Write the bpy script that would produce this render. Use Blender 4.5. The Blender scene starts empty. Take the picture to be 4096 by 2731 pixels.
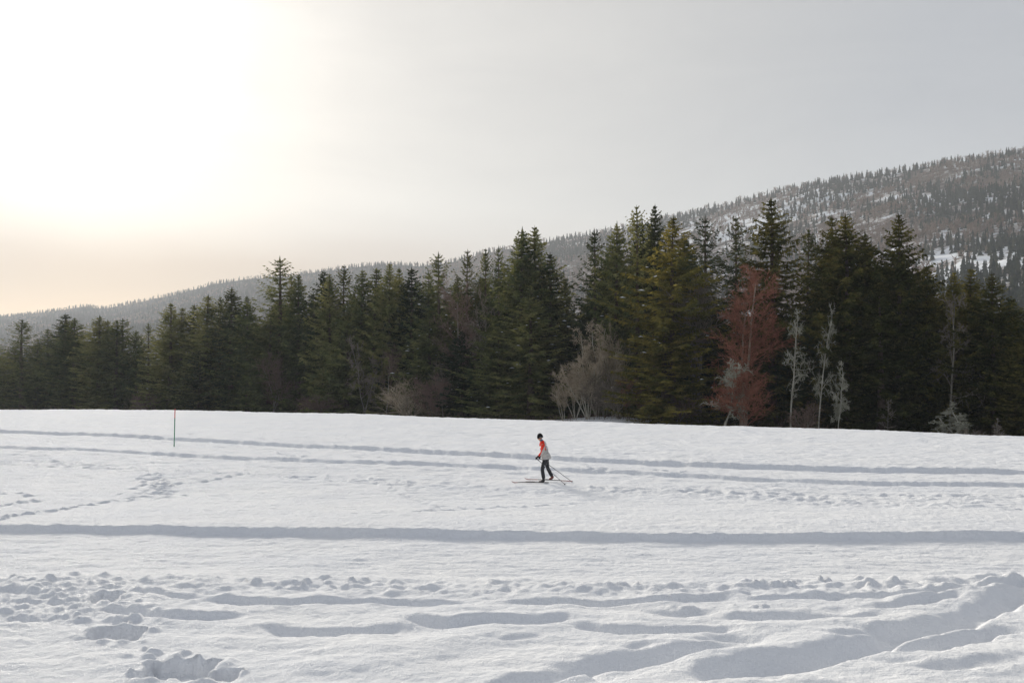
import bpy, bmesh, math, random
import numpy as np
from mathutils import Vector, Matrix, Euler

S = bpy.context.scene
COL = S.collection
R_ = math.radians

# ------------------------------------------------------------------ camera
FPX, CX, CY, HZ, CAMZ = 3982.0, 2048.0, 1365.5, 1480.0, 3.9
PITCH = math.atan((HZ - CY) / FPX)
cam_d = bpy.data.cameras.new('camera')
cam_d.sensor_width = 36.0
cam_d.lens = 36.0 * FPX / 4096.0
cam_d.clip_start, cam_d.clip_end = 0.1, 20000
cam = bpy.data.objects.new('camera', cam_d)
COL.objects.link(cam)
cam.location = (0, 0, CAMZ)
cam.rotation_euler = (math.pi / 2 + PITCH, 0, 0)
S.camera = cam

# ------------------------------------------------------------------ render / exposure
S.render.engine = 'CYCLES'
S.cycles.use_denoising = True
S.cycles.max_bounces = 6
S.cycles.diffuse_bounces = 3
S.cycles.volume_bounces = 1
S.cycles.sample_clamp_indirect = 6.0
S.view_settings.view_transform = 'Standard'
S.view_settings.look = 'None'
S.view_settings.gamma = 1.0
S.view_settings.use_curve_mapping = False
S.view_settings.exposure = 0.26

# ------------------------------------------------------------------ sun and sky
SUN_AZ, SUN_EL = R_(-24.0), R_(17.5)           # azimuth from +Y towards +X
sdir = Vector((math.sin(SUN_AZ) * math.cos(SUN_EL), math.cos(SUN_AZ) * math.cos(SUN_EL), math.sin(SUN_EL)))
sun_d = bpy.data.lights.new('sun', 'SUN')
sun_d.energy = 4.1
sun_d.angle = R_(13.0)
sun_d.color = (1.0, 0.93, 0.81)
sun = bpy.data.objects.new('sun', sun_d)
COL.objects.link(sun)
sun.rotation_euler = (-sdir).to_track_quat('-Z', 'Y').to_euler()
sun.location = (-60, 100, 60)


class NT:
    """small helper to write node graphs"""
    def __init__(s, tree):
        s.t = tree

    def n(s, typ, **kw):
        nd = s.t.nodes.new(typ)
        for k, v in kw.items():
            setattr(nd, k, v)
        return nd

    def put(s, sock, v):
        if hasattr(v, 'is_output') or hasattr(v, 'links'):
            s.t.links.new(v, sock)
        else:
            sock.default_value = v

    def m(s, op, a, b=None, c=None, clamp=False):
        nd = s.n('ShaderNodeMath', operation=op)
        nd.use_clamp = clamp
        s.put(nd.inputs[0], a)
        if b is not None: s.put(nd.inputs[1], b)
        if c is not None: s.put(nd.inputs[2], c)
        return nd.outputs[0]

    def vm(s, op, a, b=None):
        nd = s.n('ShaderNodeVectorMath', operation=op)
        s.put(nd.inputs[0], a)
        if b is not None: s.put(nd.inputs[1], b)
        return nd.outputs['Value'] if op in ('DOT_PRODUCT', 'LENGTH') else nd.outputs[0]

    def ramp(s, f, stops, interp='LINEAR'):
        nd = s.n('ShaderNodeValToRGB')
        cr = nd.color_ramp
        cr.interpolation = interp
        while len(cr.elements) < len(stops): cr.elements.new(0.5)
        for e, (p, c) in zip(cr.elements, stops):
            e.position = p
            e.color = (*c, 1) if len(c) == 3 else c
        s.put(nd.inputs[0], f)
        return nd.outputs[0]

    def mix(s, f, a, b, mode='MIX'):
        nd = s.n('ShaderNodeMix', data_type='RGBA', blend_type=mode)
        s.put(nd.inputs[0], f)
        s.put(nd.inputs[6], a if not isinstance(a, tuple) else (*a, 1))
        s.put(nd.inputs[7], b if not isinstance(b, tuple) else (*b, 1))
        return nd.outputs[2]

    def noise(s, vec, scale, detail=2.0, rough=0.5, dist=0.0):
        nd = s.n('ShaderNodeTexNoise')
        nd.inputs['Scale'].default_value = scale
        nd.inputs['Detail'].default_value = detail
        nd.inputs['Roughness'].default_value = rough
        nd.inputs['Distortion'].default_value = dist
        s.put(nd.inputs['Vector'], vec)
        return nd.outputs['Fac']

    def smooth(s, x, lo, hi, a=0.0, b=1.0):
        nd = s.n('ShaderNodeMapRange', interpolation_type='SMOOTHSTEP')
        s.put(nd.inputs[0], x)
        for i, v in enumerate((lo, hi, a, b)): s.put(nd.inputs[1 + i], v)
        return nd.outputs[0]


W = bpy.data.worlds.new('World')
S.world = W
W.use_nodes = True
W.node_tree.nodes.clear()
g = NT(W.node_tree)
tc = g.n('ShaderNodeTexCoord')
d = g.vm('NORMALIZE', tc.outputs['Generated'])
sep = g.n('ShaderNodeSeparateXYZ'); g.put(sep.inputs[0], d)
# angle to the veiled sun, in units of 180 degrees, frayed by thin cloud
ang = g.m('DIVIDE', g.m('ARCCOSINE', g.m('MINIMUM', g.vm('DOT_PRODUCT', d, tuple(sdir)), 0.99999)), math.pi)
strmap = g.n('ShaderNodeMapping'); strmap.inputs['Scale'].default_value = (1.0, 1.0, 3.2)
g.put(strmap.inputs[0], d)
n1 = g.noise(strmap.outputs[0], 2.3, 4.0, 0.5, 0.6)
n2 = g.noise(strmap.outputs[0], 6.0, 4.0, 0.5, 0.4)
ang = g.m('ADD', ang, g.m('MULTIPLY', g.m('SUBTRACT', n1, 0.5), 0.035))
ang = g.m('ADD', ang, g.m('MULTIPLY', g.m('SUBTRACT', n2, 0.5), 0.018))
cloud = g.ramp(ang, [(0.0, (0.95, 0.91, 0.85)), (0.016, (0.48, 0.455, 0.42)), (0.030, (0.245, 0.236, 0.220)), (0.052, (0.198, 0.190, 0.177)), (0.085, (0.168, 0.162, 0.152)),
                     (0.136, (0.139, 0.135, 0.128)), (0.19, (0.116, 0.1145, 0.112)), (0.25, (0.100, 0.102, 0.106)), (0.45, (0.090, 0.095, 0.105)), (1.0, (0.080, 0.090, 0.108))], 'B_SPLINE')
# low cloud bank along the horizon, tinted where the sun stands behind it
elev = g.m('ADD', sep.outputs[2], g.m('MULTIPLY', g.m('SUBTRACT', n1, 0.5), 0.055))
bank = g.smooth(elev, 0.165, 0.095)
bank_col = g.ramp(ang, [(0.0, (0.092, 0.070, 0.060)), (0.10, (0.094, 0.077, 0.068)), (0.16, (0.116, 0.106, 0.100)), (0.25, (0.102, 0.102, 0.105)), (1.0, (0.082, 0.089, 0.102))])
low = g.smooth(sep.outputs[2], 0.085, 0.035)
glowc = g.ramp(ang, [(0.0, (0.20, 0.148, 0.112)), (0.09, (0.134, 0.105, 0.085)), (0.17, (0.116, 0.106, 0.099)), (0.3, (0.100, 0.100, 0.103)), (1.0, (0.082, 0.089, 0.102))])
bank_col = g.mix(low, bank_col, glowc)
cloud = g.mix(bank, cloud, bank_col)
n3 = g.noise(strmap.outputs[0], 3.6, 6.0, 0.6, 0.8)
cloud = g.mix(1.0, cloud, g.ramp(n3, [(0.25, (0.93, 0.93, 0.935)), (0.75, (1.06, 1.055, 1.045))]), 'MULTIPLY')
bgc = g.n('ShaderNodeBackground'); g.put(bgc.inputs[0], cloud); bgc.inputs[1].default_value = 4.05
sky = g.n('ShaderNodeTexSky', sky_type='NISHITA')
sky.sun_disc = False
sky.sun_elevation = SUN_EL
sky.sun_rotation = SUN_AZ
bgs = g.n('ShaderNodeBackground'); g.put(bgs.inputs[0], sky.outputs[0]); bgs.inputs[1].default_value = 0.08
mx = g.n('ShaderNodeMixShader'); mx.inputs[0].default_value = 0.88
g.put(mx.inputs[1], bgs.outputs[0]); g.put(mx.inputs[2], bgc.outputs[0])
wo = g.n('ShaderNodeOutputWorld'); g.put(wo.inputs[0], mx.outputs[0])

# ------------------------------------------------------------------ helpers
def slope_at(py):                       # tangent of the elevation of an image row
    return math.tan(math.atan((CY - py) / FPX) + PITCH)

def ground_pt(px, py, z=0.0):           # where the line of sight of a photo point meets a level
    Y = (z - CAMZ) / slope_at(py)
    return ((px - CX) / FPX * Y * 1.0, Y)

def lin(r, gg, b):
    f = lambda c: (c / 12.92 if c <= 0.04045 else ((c + 0.055) / 1.055) ** 2.4)
    return tuple(f(v / 255.0) for v in (r, gg, b))

def tag(o, label=None, cat=None, group=None, kind=None):
    if label: o['label'] = label
    if cat: o['category'] = cat
    if group: o['group'] = group
    if kind: o['kind'] = kind
    return o

def empty(name, loc, rz=0.0):
    o = bpy.data.objects.new(name, None)
    COL.objects.link(o)
    o.empty_display_size = 0.5
    o.location = loc
    o.rotation_euler = (0, 0, rz)
    return o

def link(name, me, parent=None):
    o = bpy.data.objects.new(name, me)
    COL.objects.link(o)
    if parent is not None: o.parent = parent
    return o

def mesh_np(name, V, F, mats, smooth=False, midx=None):
    """V (n,3), F (m,k) arrays, one face size"""
    V = np.asarray(V, dtype=np.float32); F = np.asarray(F, dtype=np.int32)
    me = bpy.data.meshes.new(name)
    me.vertices.add(len(V)); me.vertices.foreach_set('co', V.ravel())
    k = F.shape[1]
    me.loops.add(F.size); me.loops.foreach_set('vertex_index', F.ravel())
    me.polygons.add(len(F))
    me.polygons.foreach_set('loop_start', np.arange(0, F.size, k, dtype=np.int32))
    me.polygons.foreach_set('loop_total', np.full(len(F), k, dtype=np.int32))
    if midx is not None: me.polygons.foreach_set('material_index', np.asarray(midx, dtype=np.int32))
    me.polygons.foreach_set('use_smooth', np.full(len(F), smooth, dtype=bool))
    for m in mats: me.materials.append(m)
    me.update(calc_edges=True)
    return me

# gradient noise on arrays
def _hash(ix, iy, seed):
    h = (ix.astype(np.int64) * 374761393 + iy.astype(np.int64) * 668265263 + seed * 974634777) & 0x7fffffff
    h = ((h ^ (h >> 13)) * 1274126177) & 0x7fffffff
    return (h ^ (h >> 16)) & 0xffff

def gnoise(x, y, seed=0):
    x = np.asarray(x, float); y = np.asarray(y, float)
    ix = np.floor(x); iy = np.floor(y); fx = x - ix; fy = y - iy
    u = fx * fx * fx * (fx * (fx * 6 - 15) + 10); v = fy * fy * fy * (fy * (fy * 6 - 15) + 10)
    def gr(dx, dy):
        a = _hash(ix + dx, iy + dy, seed) * (2 * math.pi / 65536)
        return np.cos(a) * (fx - dx) + np.sin(a) * (fy - dy)
    a = gr(0, 0); b = gr(1, 0); c = gr(0, 1); e = gr(1, 1)
    return 1.4 * ((a * (1 - u) + b * u) * (1 - v) + (c * (1 - u) + e * u) * v)

def fbm(x, y, seed, octv=3, rough=0.5, lac=2.03):
    s = 0; a = 1.0
    for i in range(octv):
        s = s + a * gnoise(x, y, seed + i * 17); x = x * lac + 3.1; y = y * lac - 1.7; a *= rough
    return s

def sstep(x, a, b):
    t = np.clip((x - a) / (b - a), 0, 1)
    return t * t * (3 - 2 * t)

# ------------------------------------------------------------------ materials
def new_mat(name):
    m = bpy.data.materials.new(name); m.use_nodes = True
    m.node_tree.nodes.clear()
    h = NT(m.node_tree)
    out = h.n('ShaderNodeOutputMaterial')
    return m, h, out

def princ(h, out, col, rough=0.6, spec=0.3, normal=None):
    b = h.n('ShaderNodeBsdfPrincipled')
    h.put(b.inputs['Base Color'], (*col, 1) if isinstance(col, tuple) else col)
    h.put(b.inputs['Roughness'], rough)
    b.inputs['Specular IOR Level'].default_value = spec
    if normal is not None: h.put(b.inputs['Normal'], normal)
    h.put(out.inputs[0], b.outputs[0])
    return b

def plain(name, col, rough=0.6, spec=0.3, var=0.12, scale=30.0):
    m, h, out = new_mat(name)
    t = h.n('ShaderNodeTexCoord')
    n = h.noise(t.outputs['Object'], scale, 3.0)
    lo = tuple(c * (1 - var) for c in col); hi = tuple(min(1, c * (1 + var)) for c in col)
    princ(h, out, h.ramp(n, [(0.3, lo), (0.7, hi)]), rough, spec)
    return m

# snow: white, granular, with glinting grains
def snow_material():
    m, h, out = new_mat('snow')
    geo = h.n('ShaderNodeNewGeometry')
    p = geo.outputs['Position']
    big = h.noise(p, 0.35, 3.0)
    med = h.noise(p, 7.0, 5.0, 0.6)
    fine = h.noise(p, 42.0, 3.0, 0.6)
    tiny = h.noise(p, 120.0, 1.0, 0.5)
    col = h.ramp(big, [(0.3, (0.845, 0.858, 0.885)), (0.7, (0.885, 0.89, 0.90))])
    b1 = h.n('ShaderNodeBump'); b1.inputs['Strength'].default_value = 0.75; b1.inputs['Distance'].default_value = 0.07
    h.put(b1.inputs['Height'], med)
    b2 = h.n('ShaderNodeBump'); b2.inputs['Strength'].default_value = 0.75; b2.inputs['Distance'].default_value = 0.02
    h.put(b2.inputs['Height'], fine); h.put(b2.inputs['Normal'], b1.outputs[0])
    b3 = h.n('ShaderNodeBump'); b3.inputs['Strength'].default_value = 0.7; b3.inputs['Distance'].default_value = 0.008
    h.put(b3.inputs['Height'], tiny); h.put(b3.inputs['Normal'], b2.outputs[0])
    df = h.n('ShaderNodeBsdfDiffuse'); h.put(df.inputs[0], col); df.inputs['Roughness'].default_value = 0.0; h.put(df.inputs['Normal'], b3.outputs[0])
    # single glinting grains
    gl = h.n('ShaderNodeBsdfGlossy'); gl.inputs['Roughness'].default_value = 0.3; h.put(gl.inputs['Normal'], b3.outputs[0])
    grain = h.noise(p, 95.0, 1.0, 0.5)
    fac = h.smooth(grain, 0.66, 0.74, 0.0, 0.22)
    mx = h.n('ShaderNodeMixShader'); h.put(mx.inputs[0], fac); h.put(mx.inputs[1], df.outputs[0]); h.put(mx.inputs[2], gl.outputs[0])
    h.put(out.inputs[0], mx.outputs[0])
    return m
M_SNOW = snow_material()

def hill_snow_material():
    m, h, out = new_mat('hill_snow')
    geo = h.n('ShaderNodeNewGeometry')
    n = h.noise(geo.outputs['Position'], 0.018, 6.0, 0.65)
    n2 = h.noise(geo.outputs['Position'], 0.09, 3.0, 0.6)
    f = h.m('ADD', h.m('MULTIPLY', n, 0.7), h.m('MULTIPLY', n2, 0.3))
    sp = h.n('ShaderNodeSeparateXYZ'); h.put(sp.inputs[0], geo.outputs['Position'])
    # the wood closes towards the left end of the ridge, so less snow lies open there
    f = h.m('ADD', f, h.smooth(sp.outputs[0], 500.0, -600.0, 0.0, 0.2))
    # two open snowy clearings on the right hand slope
    for c0, rr in (((424.0, 986.0, 0.0), (1 / 130.0, 1 / 150.0, 0.0)), ((466.0, 1865.0, 0.0), (1 / 190.0, 1 / 190.0, 0.0)), ((640.0, 1500.0, 0.0), (1 / 90.0, 1 / 120.0, 0.0))):
        ln = h.vm('LENGTH', h.vm('MULTIPLY', h.vm('SUBTRACT', geo.outputs['Position'], c0), rr))
        f = h.m('SUBTRACT', f, h.smooth(ln, 0.3, 1.3, 0.10, 0.0))
    c = h.ramp(f, [(0.43, (0.80, 0.82, 0.85)), (0.48, (0.40, 0.37, 0.35)), (0.53, (0.155, 0.122, 0.102)), (0.70, (0.035, 0.034, 0.030))])
    df = h.n('ShaderNodeBsdfDiffuse'); h.put(df.inputs[0], c); h.put(out.inputs[0], df.outputs[0])
    return m
M_HILL = hill_snow_material()

def floor_material():
    m, h, out = new_mat('forest_floor')
    geo = h.n('ShaderNodeNewGeometry')
    n = h.noise(geo.outputs['Position'], 0.35, 5.0, 0.65)
    c = h.ramp(n, [(0.40, (0.055, 0.045, 0.03)), (0.52, (0.09, 0.075, 0.055)), (0.60, (0.75, 0.77, 0.80))])
    df = h.n('ShaderNodeBsdfDiffuse'); h.put(df.inputs[0], c); h.put(out.inputs[0], df.outputs[0])
    return m
M_FLOOR = floor_material()

def foliage(name, dark, mid, olive, transl=0.25):
    m, h, out = new_mat(name)
    t = h.n('ShaderNodeTexCoord')
    oi = h.n('ShaderNodeObjectInfo')
    off = h.vm('ADD', t.outputs['Object'], oi.outputs['Location'])
    n = h.noise(off, 0.55, 4.0, 0.65)
    n2 = h.noise(off, 1.7, 4.0, 0.65)
    f = h.m('ADD', h.m('MULTIPLY', n, 0.6), h.m('MULTIPLY', n2, 0.4))
    f = h.m('ADD', f, h.m('MULTIPLY', h.m('SUBTRACT', oi.outputs['Random'], 0.5), 0.16))
    c = h.ramp(f, [(0.40, dark), (0.50, mid), (0.61, olive)])  # clumped needle tones; their contrast also paints in crown highlights and shadows
    df = h.n('ShaderNodeBsdfDiffuse'); h.put(df.inputs[0], c)
    tr = h.n('ShaderNodeBsdfTranslucent'); h.put(tr.inputs[0], h.mix(0.5, c, (olive[0] * 1.5, olive[1] * 1.3, olive[2] * 0.8)))
    mx = h.n('ShaderNodeMixShader'); mx.inputs[0].default_value = transl
    h.put(mx.inputs[1], df.outputs[0]); h.put(mx.inputs[2], tr.outputs[0])
    h.put(out.inputs[0], mx.outputs[0])
    return m
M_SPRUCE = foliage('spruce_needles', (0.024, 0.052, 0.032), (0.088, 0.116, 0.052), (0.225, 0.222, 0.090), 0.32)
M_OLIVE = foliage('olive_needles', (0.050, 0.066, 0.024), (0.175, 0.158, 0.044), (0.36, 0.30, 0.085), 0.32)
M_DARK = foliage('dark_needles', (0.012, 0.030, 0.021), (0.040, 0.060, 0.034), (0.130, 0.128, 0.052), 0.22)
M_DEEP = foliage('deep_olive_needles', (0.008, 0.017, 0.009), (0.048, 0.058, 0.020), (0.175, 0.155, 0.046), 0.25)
M_FARGREEN = foliage('far_needles', (0.008, 0.018, 0.013), (0.018, 0.030, 0.021), (0.055, 0.058, 0.030), 0.1)
M_FARTWIG = foliage('far_twigs', (0.12, 0.090, 0.074), (0.20, 0.150, 0.122), (0.29, 0.225, 0.185), 0.1)

def bark(name, lo, hi, scale=6.0):
    m, h, out = new_mat(name)
    t = h.n('ShaderNodeTexCoord')
    mp = h.n('ShaderNodeMapping'); mp.inputs['Scale'].default_value = (1, 1, 0.35)
    h.put(mp.inputs[0], t.outputs['Object'])
    n = h.noise(mp.outputs[0], scale, 5.0, 0.65)
    princ(h, out, h.ramp(n, [(0.35, lo), (0.65, hi)]), 0.9, 0.1)
    return m
M_BARK = bark('spruce_bark', (0.06, 0.045, 0.035), (0.13, 0.10, 0.08))
M_TW = {
    'grey': bark('grey_twigs', (0.14, 0.118, 0.095), (0.30, 0.255, 0.21)),
    'brown': bark('brown_twigs', (0.12, 0.086, 0.066), (0.25, 0.178, 0.138)),
    'pink': bark('pinkish_twigs', (0.17, 0.115, 0.090), (0.29, 0.20, 0.17)),
    'pale': bark('pale_twigs', (0.27, 0.215, 0.150), (0.60, 0.50, 0.37), 1.2),
    'lichen': bark('lichen_twigs', (0.22, 0.22, 0.155), (0.54, 0.52, 0.42), 1.2),
    'red': bark('red_twigs', (0.20, 0.080, 0.050), (0.42, 0.185, 0.118), 3.0),
    'rust': bark('rusty_leaves', (0.15, 0.085, 0.05), (0.28, 0.16, 0.095), 3.0),
}
M_REDBARK = bark('red_tree_bark', (0.20, 0.15, 0.115), (0.38, 0.28, 0.21))
M_GREYBARK = bark('grey_bark', (0.12, 0.11, 0.09), (0.28, 0.26, 0.21), 3.0)
M_PALEBARK = bark('pale_bark', (0.28, 0.26, 0.20), (0.55, 0.52, 0.44), 3.0)

# ------------------------------------------------------------------ terrain heights
# crest of the field, as points in the photo on level ground
_cr = [ground_pt(x, y) for x, y in ((0, 1637), (700, 1641), (1100, 1648), (1600, 1663), (2090, 1681), (3000, 1708), (3500, 1724), (4096, 1746))]
_crx = np.array([-140.0] + [c[0] for c in _cr] + [60.0]); _cry = np.array([112.0] + [c[1] for c in _cr] + [40.0])
def crest_y(X): return np.interp(X, _crx, _cry)

def line_of(pts):
    w = [ground_pt(x, y) for x, y in pts]
    xs = np.array([p[0] for p in w]); ys = np.array([p[1] for p in w])
    return xs, ys

def lines_ext(pts):
    xs, ys = line_of(pts)
    s0 = (ys[1] - ys[0]) / (xs[1] - xs[0]); s1 = (ys[-1] - ys[-2]) / (xs[-1] - xs[-2])
    xs = np.concatenate([[xs[0] - 60], xs, [xs[-1] + 60]]); ys = np.concatenate([[ys[0] - 60 * s0], ys, [ys[-1] + 60 * s1]])
    return xs, ys

TRA = lines_ext([(0, 1727), (500, 1749), (1000, 1776), (1500, 1802), (2000, 1829), (2400, 1852), (3000, 1872), (3500, 1885), (4096, 1895)])
TRB = lines_ext([(0, 1793), (500, 1812), (1000, 1836), (1500, 1857), (2000, 1876), (2400, 1893), (3000, 1922), (3500, 1939), (4096, 1951)])
TRC = lines_ext([(0, 2121), (500, 2131), (1000, 2141), (1500, 2151), (2000, 2158), (2700, 2163), (3300, 2158), (4096, 2153)])
NEAR = lines_ext([(0, 2305), (1000, 2325), (2000, 2335), (3000, 2345), (4096, 2318)])   # where the trodden foreground ends

def base_height(X, Y):
    """field + slope beyond the crest + rise towards the camera"""
    d_ = Y - crest_y(X)
    floor = -(2.9 + 0.02 * np.maximum(0, 10 - X))
    floor = floor + 1.3 * np.exp(-((X - 13) / 9.0) ** 2) * np.exp(-((Y - (128 - 0.8 * X)) / 9.0) ** 2)
    fall = -0.16 * (np.maximum(d_, 0) - 2.0 * (1 - np.exp(-np.maximum(d_, 0) / 2.0)))
    k = 0.9
    z = np.where(d_ > 0, np.maximum(fall, floor), 0.0)
    z = z + 0.02 * np.maximum(0, 10.5 - Y) ** 1.9
    return z

def height(X, Y):
    z = base_height(X, Y)
    field = sstep(Y, crest_y(X) + 6, crest_y(X) - 3)
    # soft swells
    z = z + 0.06 * fbm(X * 0.11, Y * 0.11, 3, 2) * sstep(Y, 4, 14)
    z = z + 0.022 * fbm(X * 0.55, Y * 0.75, 5, 3)
    # wind texture between the tracks
    z = z + (0.012 + 0.018 * sstep(Y, 23, 40)) * fbm(X * 0.9, Y * 2.0, 11, 4, 0.6) + 0.007 * fbm(X * 6.0, Y * 7.0, 13, 2, 0.6) + 0.026 * sstep(Y, 24, 42) * fbm(X * 1.25, Y * 1.5, 15, 2, 0.55)
    def stepline(LN, h_, w_, back, seed, rough):
        nonlocal z
        yl = np.interp(X, *LN)
        wob = rough * fbm(X * 0.9, X * 0 + 0.3, seed, 4, 0.6)
        v = Y - yl - wob
        lip = 0.25 * h_ * np.exp(-((v - w_ * 1.3) / (w_ * 0.8)) ** 2) * (0.5 + 0.9 * np.clip(gnoise(X * 2.3, Y * 1.5, seed + 9), -0.4, 1))
        hh = h_ * (0.96 + 0.12 * gnoise(X * 0.25, X * 0 + 7.7, seed + 4) + 0.07 * gnoise(X * 1.7, X * 0 + 2.2, seed + 5) + 0.09 * gnoise(X * 4.1, Y * 3, seed + 6) + 0.06 * gnoise(X * 9.3, Y * 5, seed + 7))
        # shallow groove at its foot
        z = z + hh * sstep(v, 0, w_) * (1 - sstep(v, w_ + 0.3, back)) + lip - 0.15 * h_ * np.exp(-((v + 0.12) / 0.28) ** 2)
    stepline(TRA, 0.155, 0.22, 13.0, 21, 0.07)
    stepline(TRB, 0.11, 0.22, 4.5, 31, 0.10)
    stepline(TRC, 0.15, 0.16, 7.5, 41, 0.05)
    # second, finer groove lines inside the far lane
    for off, amp, sd in ((2.3, 0.05, 51), (-1.6, 0.045, 52), (-3.1, 0.04, 53)):
        v = Y - np.interp(X, *TRB) - off - 0.1 * fbm(X * 0.5, X * 0 + 1.2, sd, 3)
        z = z - amp * np.exp(-(v / 0.16) ** 2) * (0.5 + 0.5 * sstep(gnoise(X * 0.25, X * 0 + 5, sd), -0.2, 0.3))
    # groomed near lane: combed streaks along it
    yn = np.interp(X, *NEAR); yc = np.interp(X, *TRC)
    lane = sstep(Y, yn + 0.2, yn + 1.0) * sstep(Y, yc - 0.1, yc - 0.6)
    streak = fbm(X * 0.9, Y * 5.0, 61, 3, 0.6)
    z = z + lane * (0.020 * streak + 0.035 * np.clip(fbm(X * 0.8, Y * 3.0, 66, 2) - 0.55, 0, 1)) - 0.04 * lane
    # lumpy margin on the near side of the skier's lane
    for LN, off, wid, amp, sd in ((TRB, -4.6, 0.55, 0.09, 71), (TRB, -5.6, 1.1, 0.07, 72)):
        v = Y - np.interp(X, *LN) - off - 0.5 * gnoise(X * 0.2, X * 0 + 3.3, sd)
        w_ = np.exp(-(v / wid) ** 2)
        lump = np.clip(fbm(X * 1.7, Y * 1.9, sd, 3, 0.6), -0.3, 1)
        z = z + w_ * amp * lump * (0.25 + 0.75 * sstep(gnoise(X * 0.09, X * 0 + 4.1, sd + 3), -0.25, 0.2))
    # trodden patch in front of the skier
    pt = np.exp(-((X - 3.0) / 6.5) ** 2 - ((Y - 32.6) / 1.4) ** 2) + 0.8 * np.exp(-((X - 12) / 6.0) ** 2 - ((Y - 30.0) / 1.2) ** 2)
    z = z + 0.055 * pt * fbm(X * 1.9, Y * 2.2, 81, 3, 0.6)
    # rough foreground
    fg = sstep(Y, yn + 0.8, yn - 0.6)
    z = z + fg * (0.045 * fbm(X * 0.8, Y * 1.1, 91, 3, 0.5) + 0.05)
    # rows of clods thrown up at its far edge
    v = Y - yn + 0.45
    band = np.exp(-(v / 0.75) ** 2)
    c1 = np.clip(gnoise(X * 1.35, Y * 1.7, 95) - 0.10, 0, 1) ** 0.8
    c2 = np.clip(gnoise(X * 2.6, Y * 3.0, 96) - 0.12, 0, 1) ** 0.8
    z = z + band * (0.075 * c1 + 0.075 * c2 + 0.03 * fbm(X * 5, Y * 5.5, 99, 2))
    left = np.exp(-((X + 7.6) / 2.2) ** 2) * np.exp(-((Y - 16.6) / 1.5) ** 2)
    z = z + 0.7 * left * (0.11 * np.clip(gnoise(X * 1.9, Y * 2.3, 97) + 0.02, 0, 1) - 0.05 + 0.10 * np.clip(gnoise(X * 4.2, Y * 4.6, 98), -0.2, 1) + 0.05 * fbm(X * 9, Y * 9, 100, 2))
    return z

# fan of samples: fine near the camera, coarser with distance
NC = 790
rows = np.concatenate([np.linspace(0.5, 8.6, 12), np.exp(np.linspace(math.log(8.8), math.log(108), 770)), np.exp(np.linspace(math.log(109), math.log(330), 70))])
NR = len(rows)
cu = np.linspace(-1, 1, NC)
GY = np.repeat(rows[:, None], NC, 1)
GX = cu[None, :] * (0.66 * GY + 3.5)
# tiny sideways jitter so that rows never read as a grid
GZ = height(GX, GY)

def window(x0, x1, y0, y1):
    i0 = int(np.searchsorted(rows, y0)); i1 = int(np.searchsorted(rows, y1))
    if i1 <= i0: return None
    hw = 0.66 * rows[i0:i1] + 3.5
    j0 = max(0, int((x0 / hw[0 if x0 < 0 else -1] + 1) / 2 * (NC - 1)) - 2); j1 = min(NC, int((x1 / hw[-1 if x1 < 0 else 0] + 1) / 2 * (NC - 1)) + 3)
    if j1 <= j0: return None
    return slice(i0, i1), slice(j0, j1)

def lump(x, y, h_, rx, ry, rot=0.0, p=2.0):
    r = 2.2 * max(rx, ry)
    w = window(x - r, x + r, y - r, y + r)
    if w is None: return
    dx = GX[w] - x; dy = GY[w] - y
    c, s_ = math.cos(rot), math.sin(rot)
    q = ((dx * c + dy * s_) / rx) ** 2 + ((-dx * s_ + dy * c) / ry) ** 2
    GZ[w] += h_ * np.exp(-q ** (p / 2))

def rut(pts, depth, near_w, wall=0.13, lip=0.25, fade=0.5, seed=0, wob=0.06):
    """a furrow: long slope on the camera side, steep wall on the far side along the given photo line"""
    near_w *= 0.6; wall *= 1.45
    xs, ys = line_of(pts)
    w = window(xs.min() - 0.6, xs.max() + 0.6, ys.min() - near_w * 2 - 0.5, ys.max() + 1.6)
    if w is None: return
    X, Y = GX[w], GY[w]
    yl = np.interp(X, xs, ys) + wob * fbm(X * 1.6, X * 0 + 0.7, 300 + seed, 3)
    sl = np.interp(X, 0.5 * (xs[1:] + xs[:-1]), np.diff(ys) / np.diff(xs)) if len(xs) > 2 else (ys[1] - ys[0]) / (xs[1] - xs[0])
    v = (Y - yl) / np.sqrt(1 + sl ** 2)
    ends = sstep(X, xs[0] - 0.1, xs[0] + fade) * sstep(X, xs[-1] + 0.1, xs[-1] - fade)
    dp = depth * (0.85 + 0.45 * gnoise(X * 0.9, X * 0 + 4.4, 320 + seed)) * ends
    t = np.clip((v + near_w) / near_w, 0, 1)
    prof = np.where(v < 0, t * t * (3 - 2 * t) * 1.0, 1 - sstep(v, 0, wall))
    dp = dp * 0.8
    GZ[w] += -dp * prof + lip * dp * np.exp(-((v - wall * 1.2) / (wall * 0.8)) ** 2)

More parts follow.
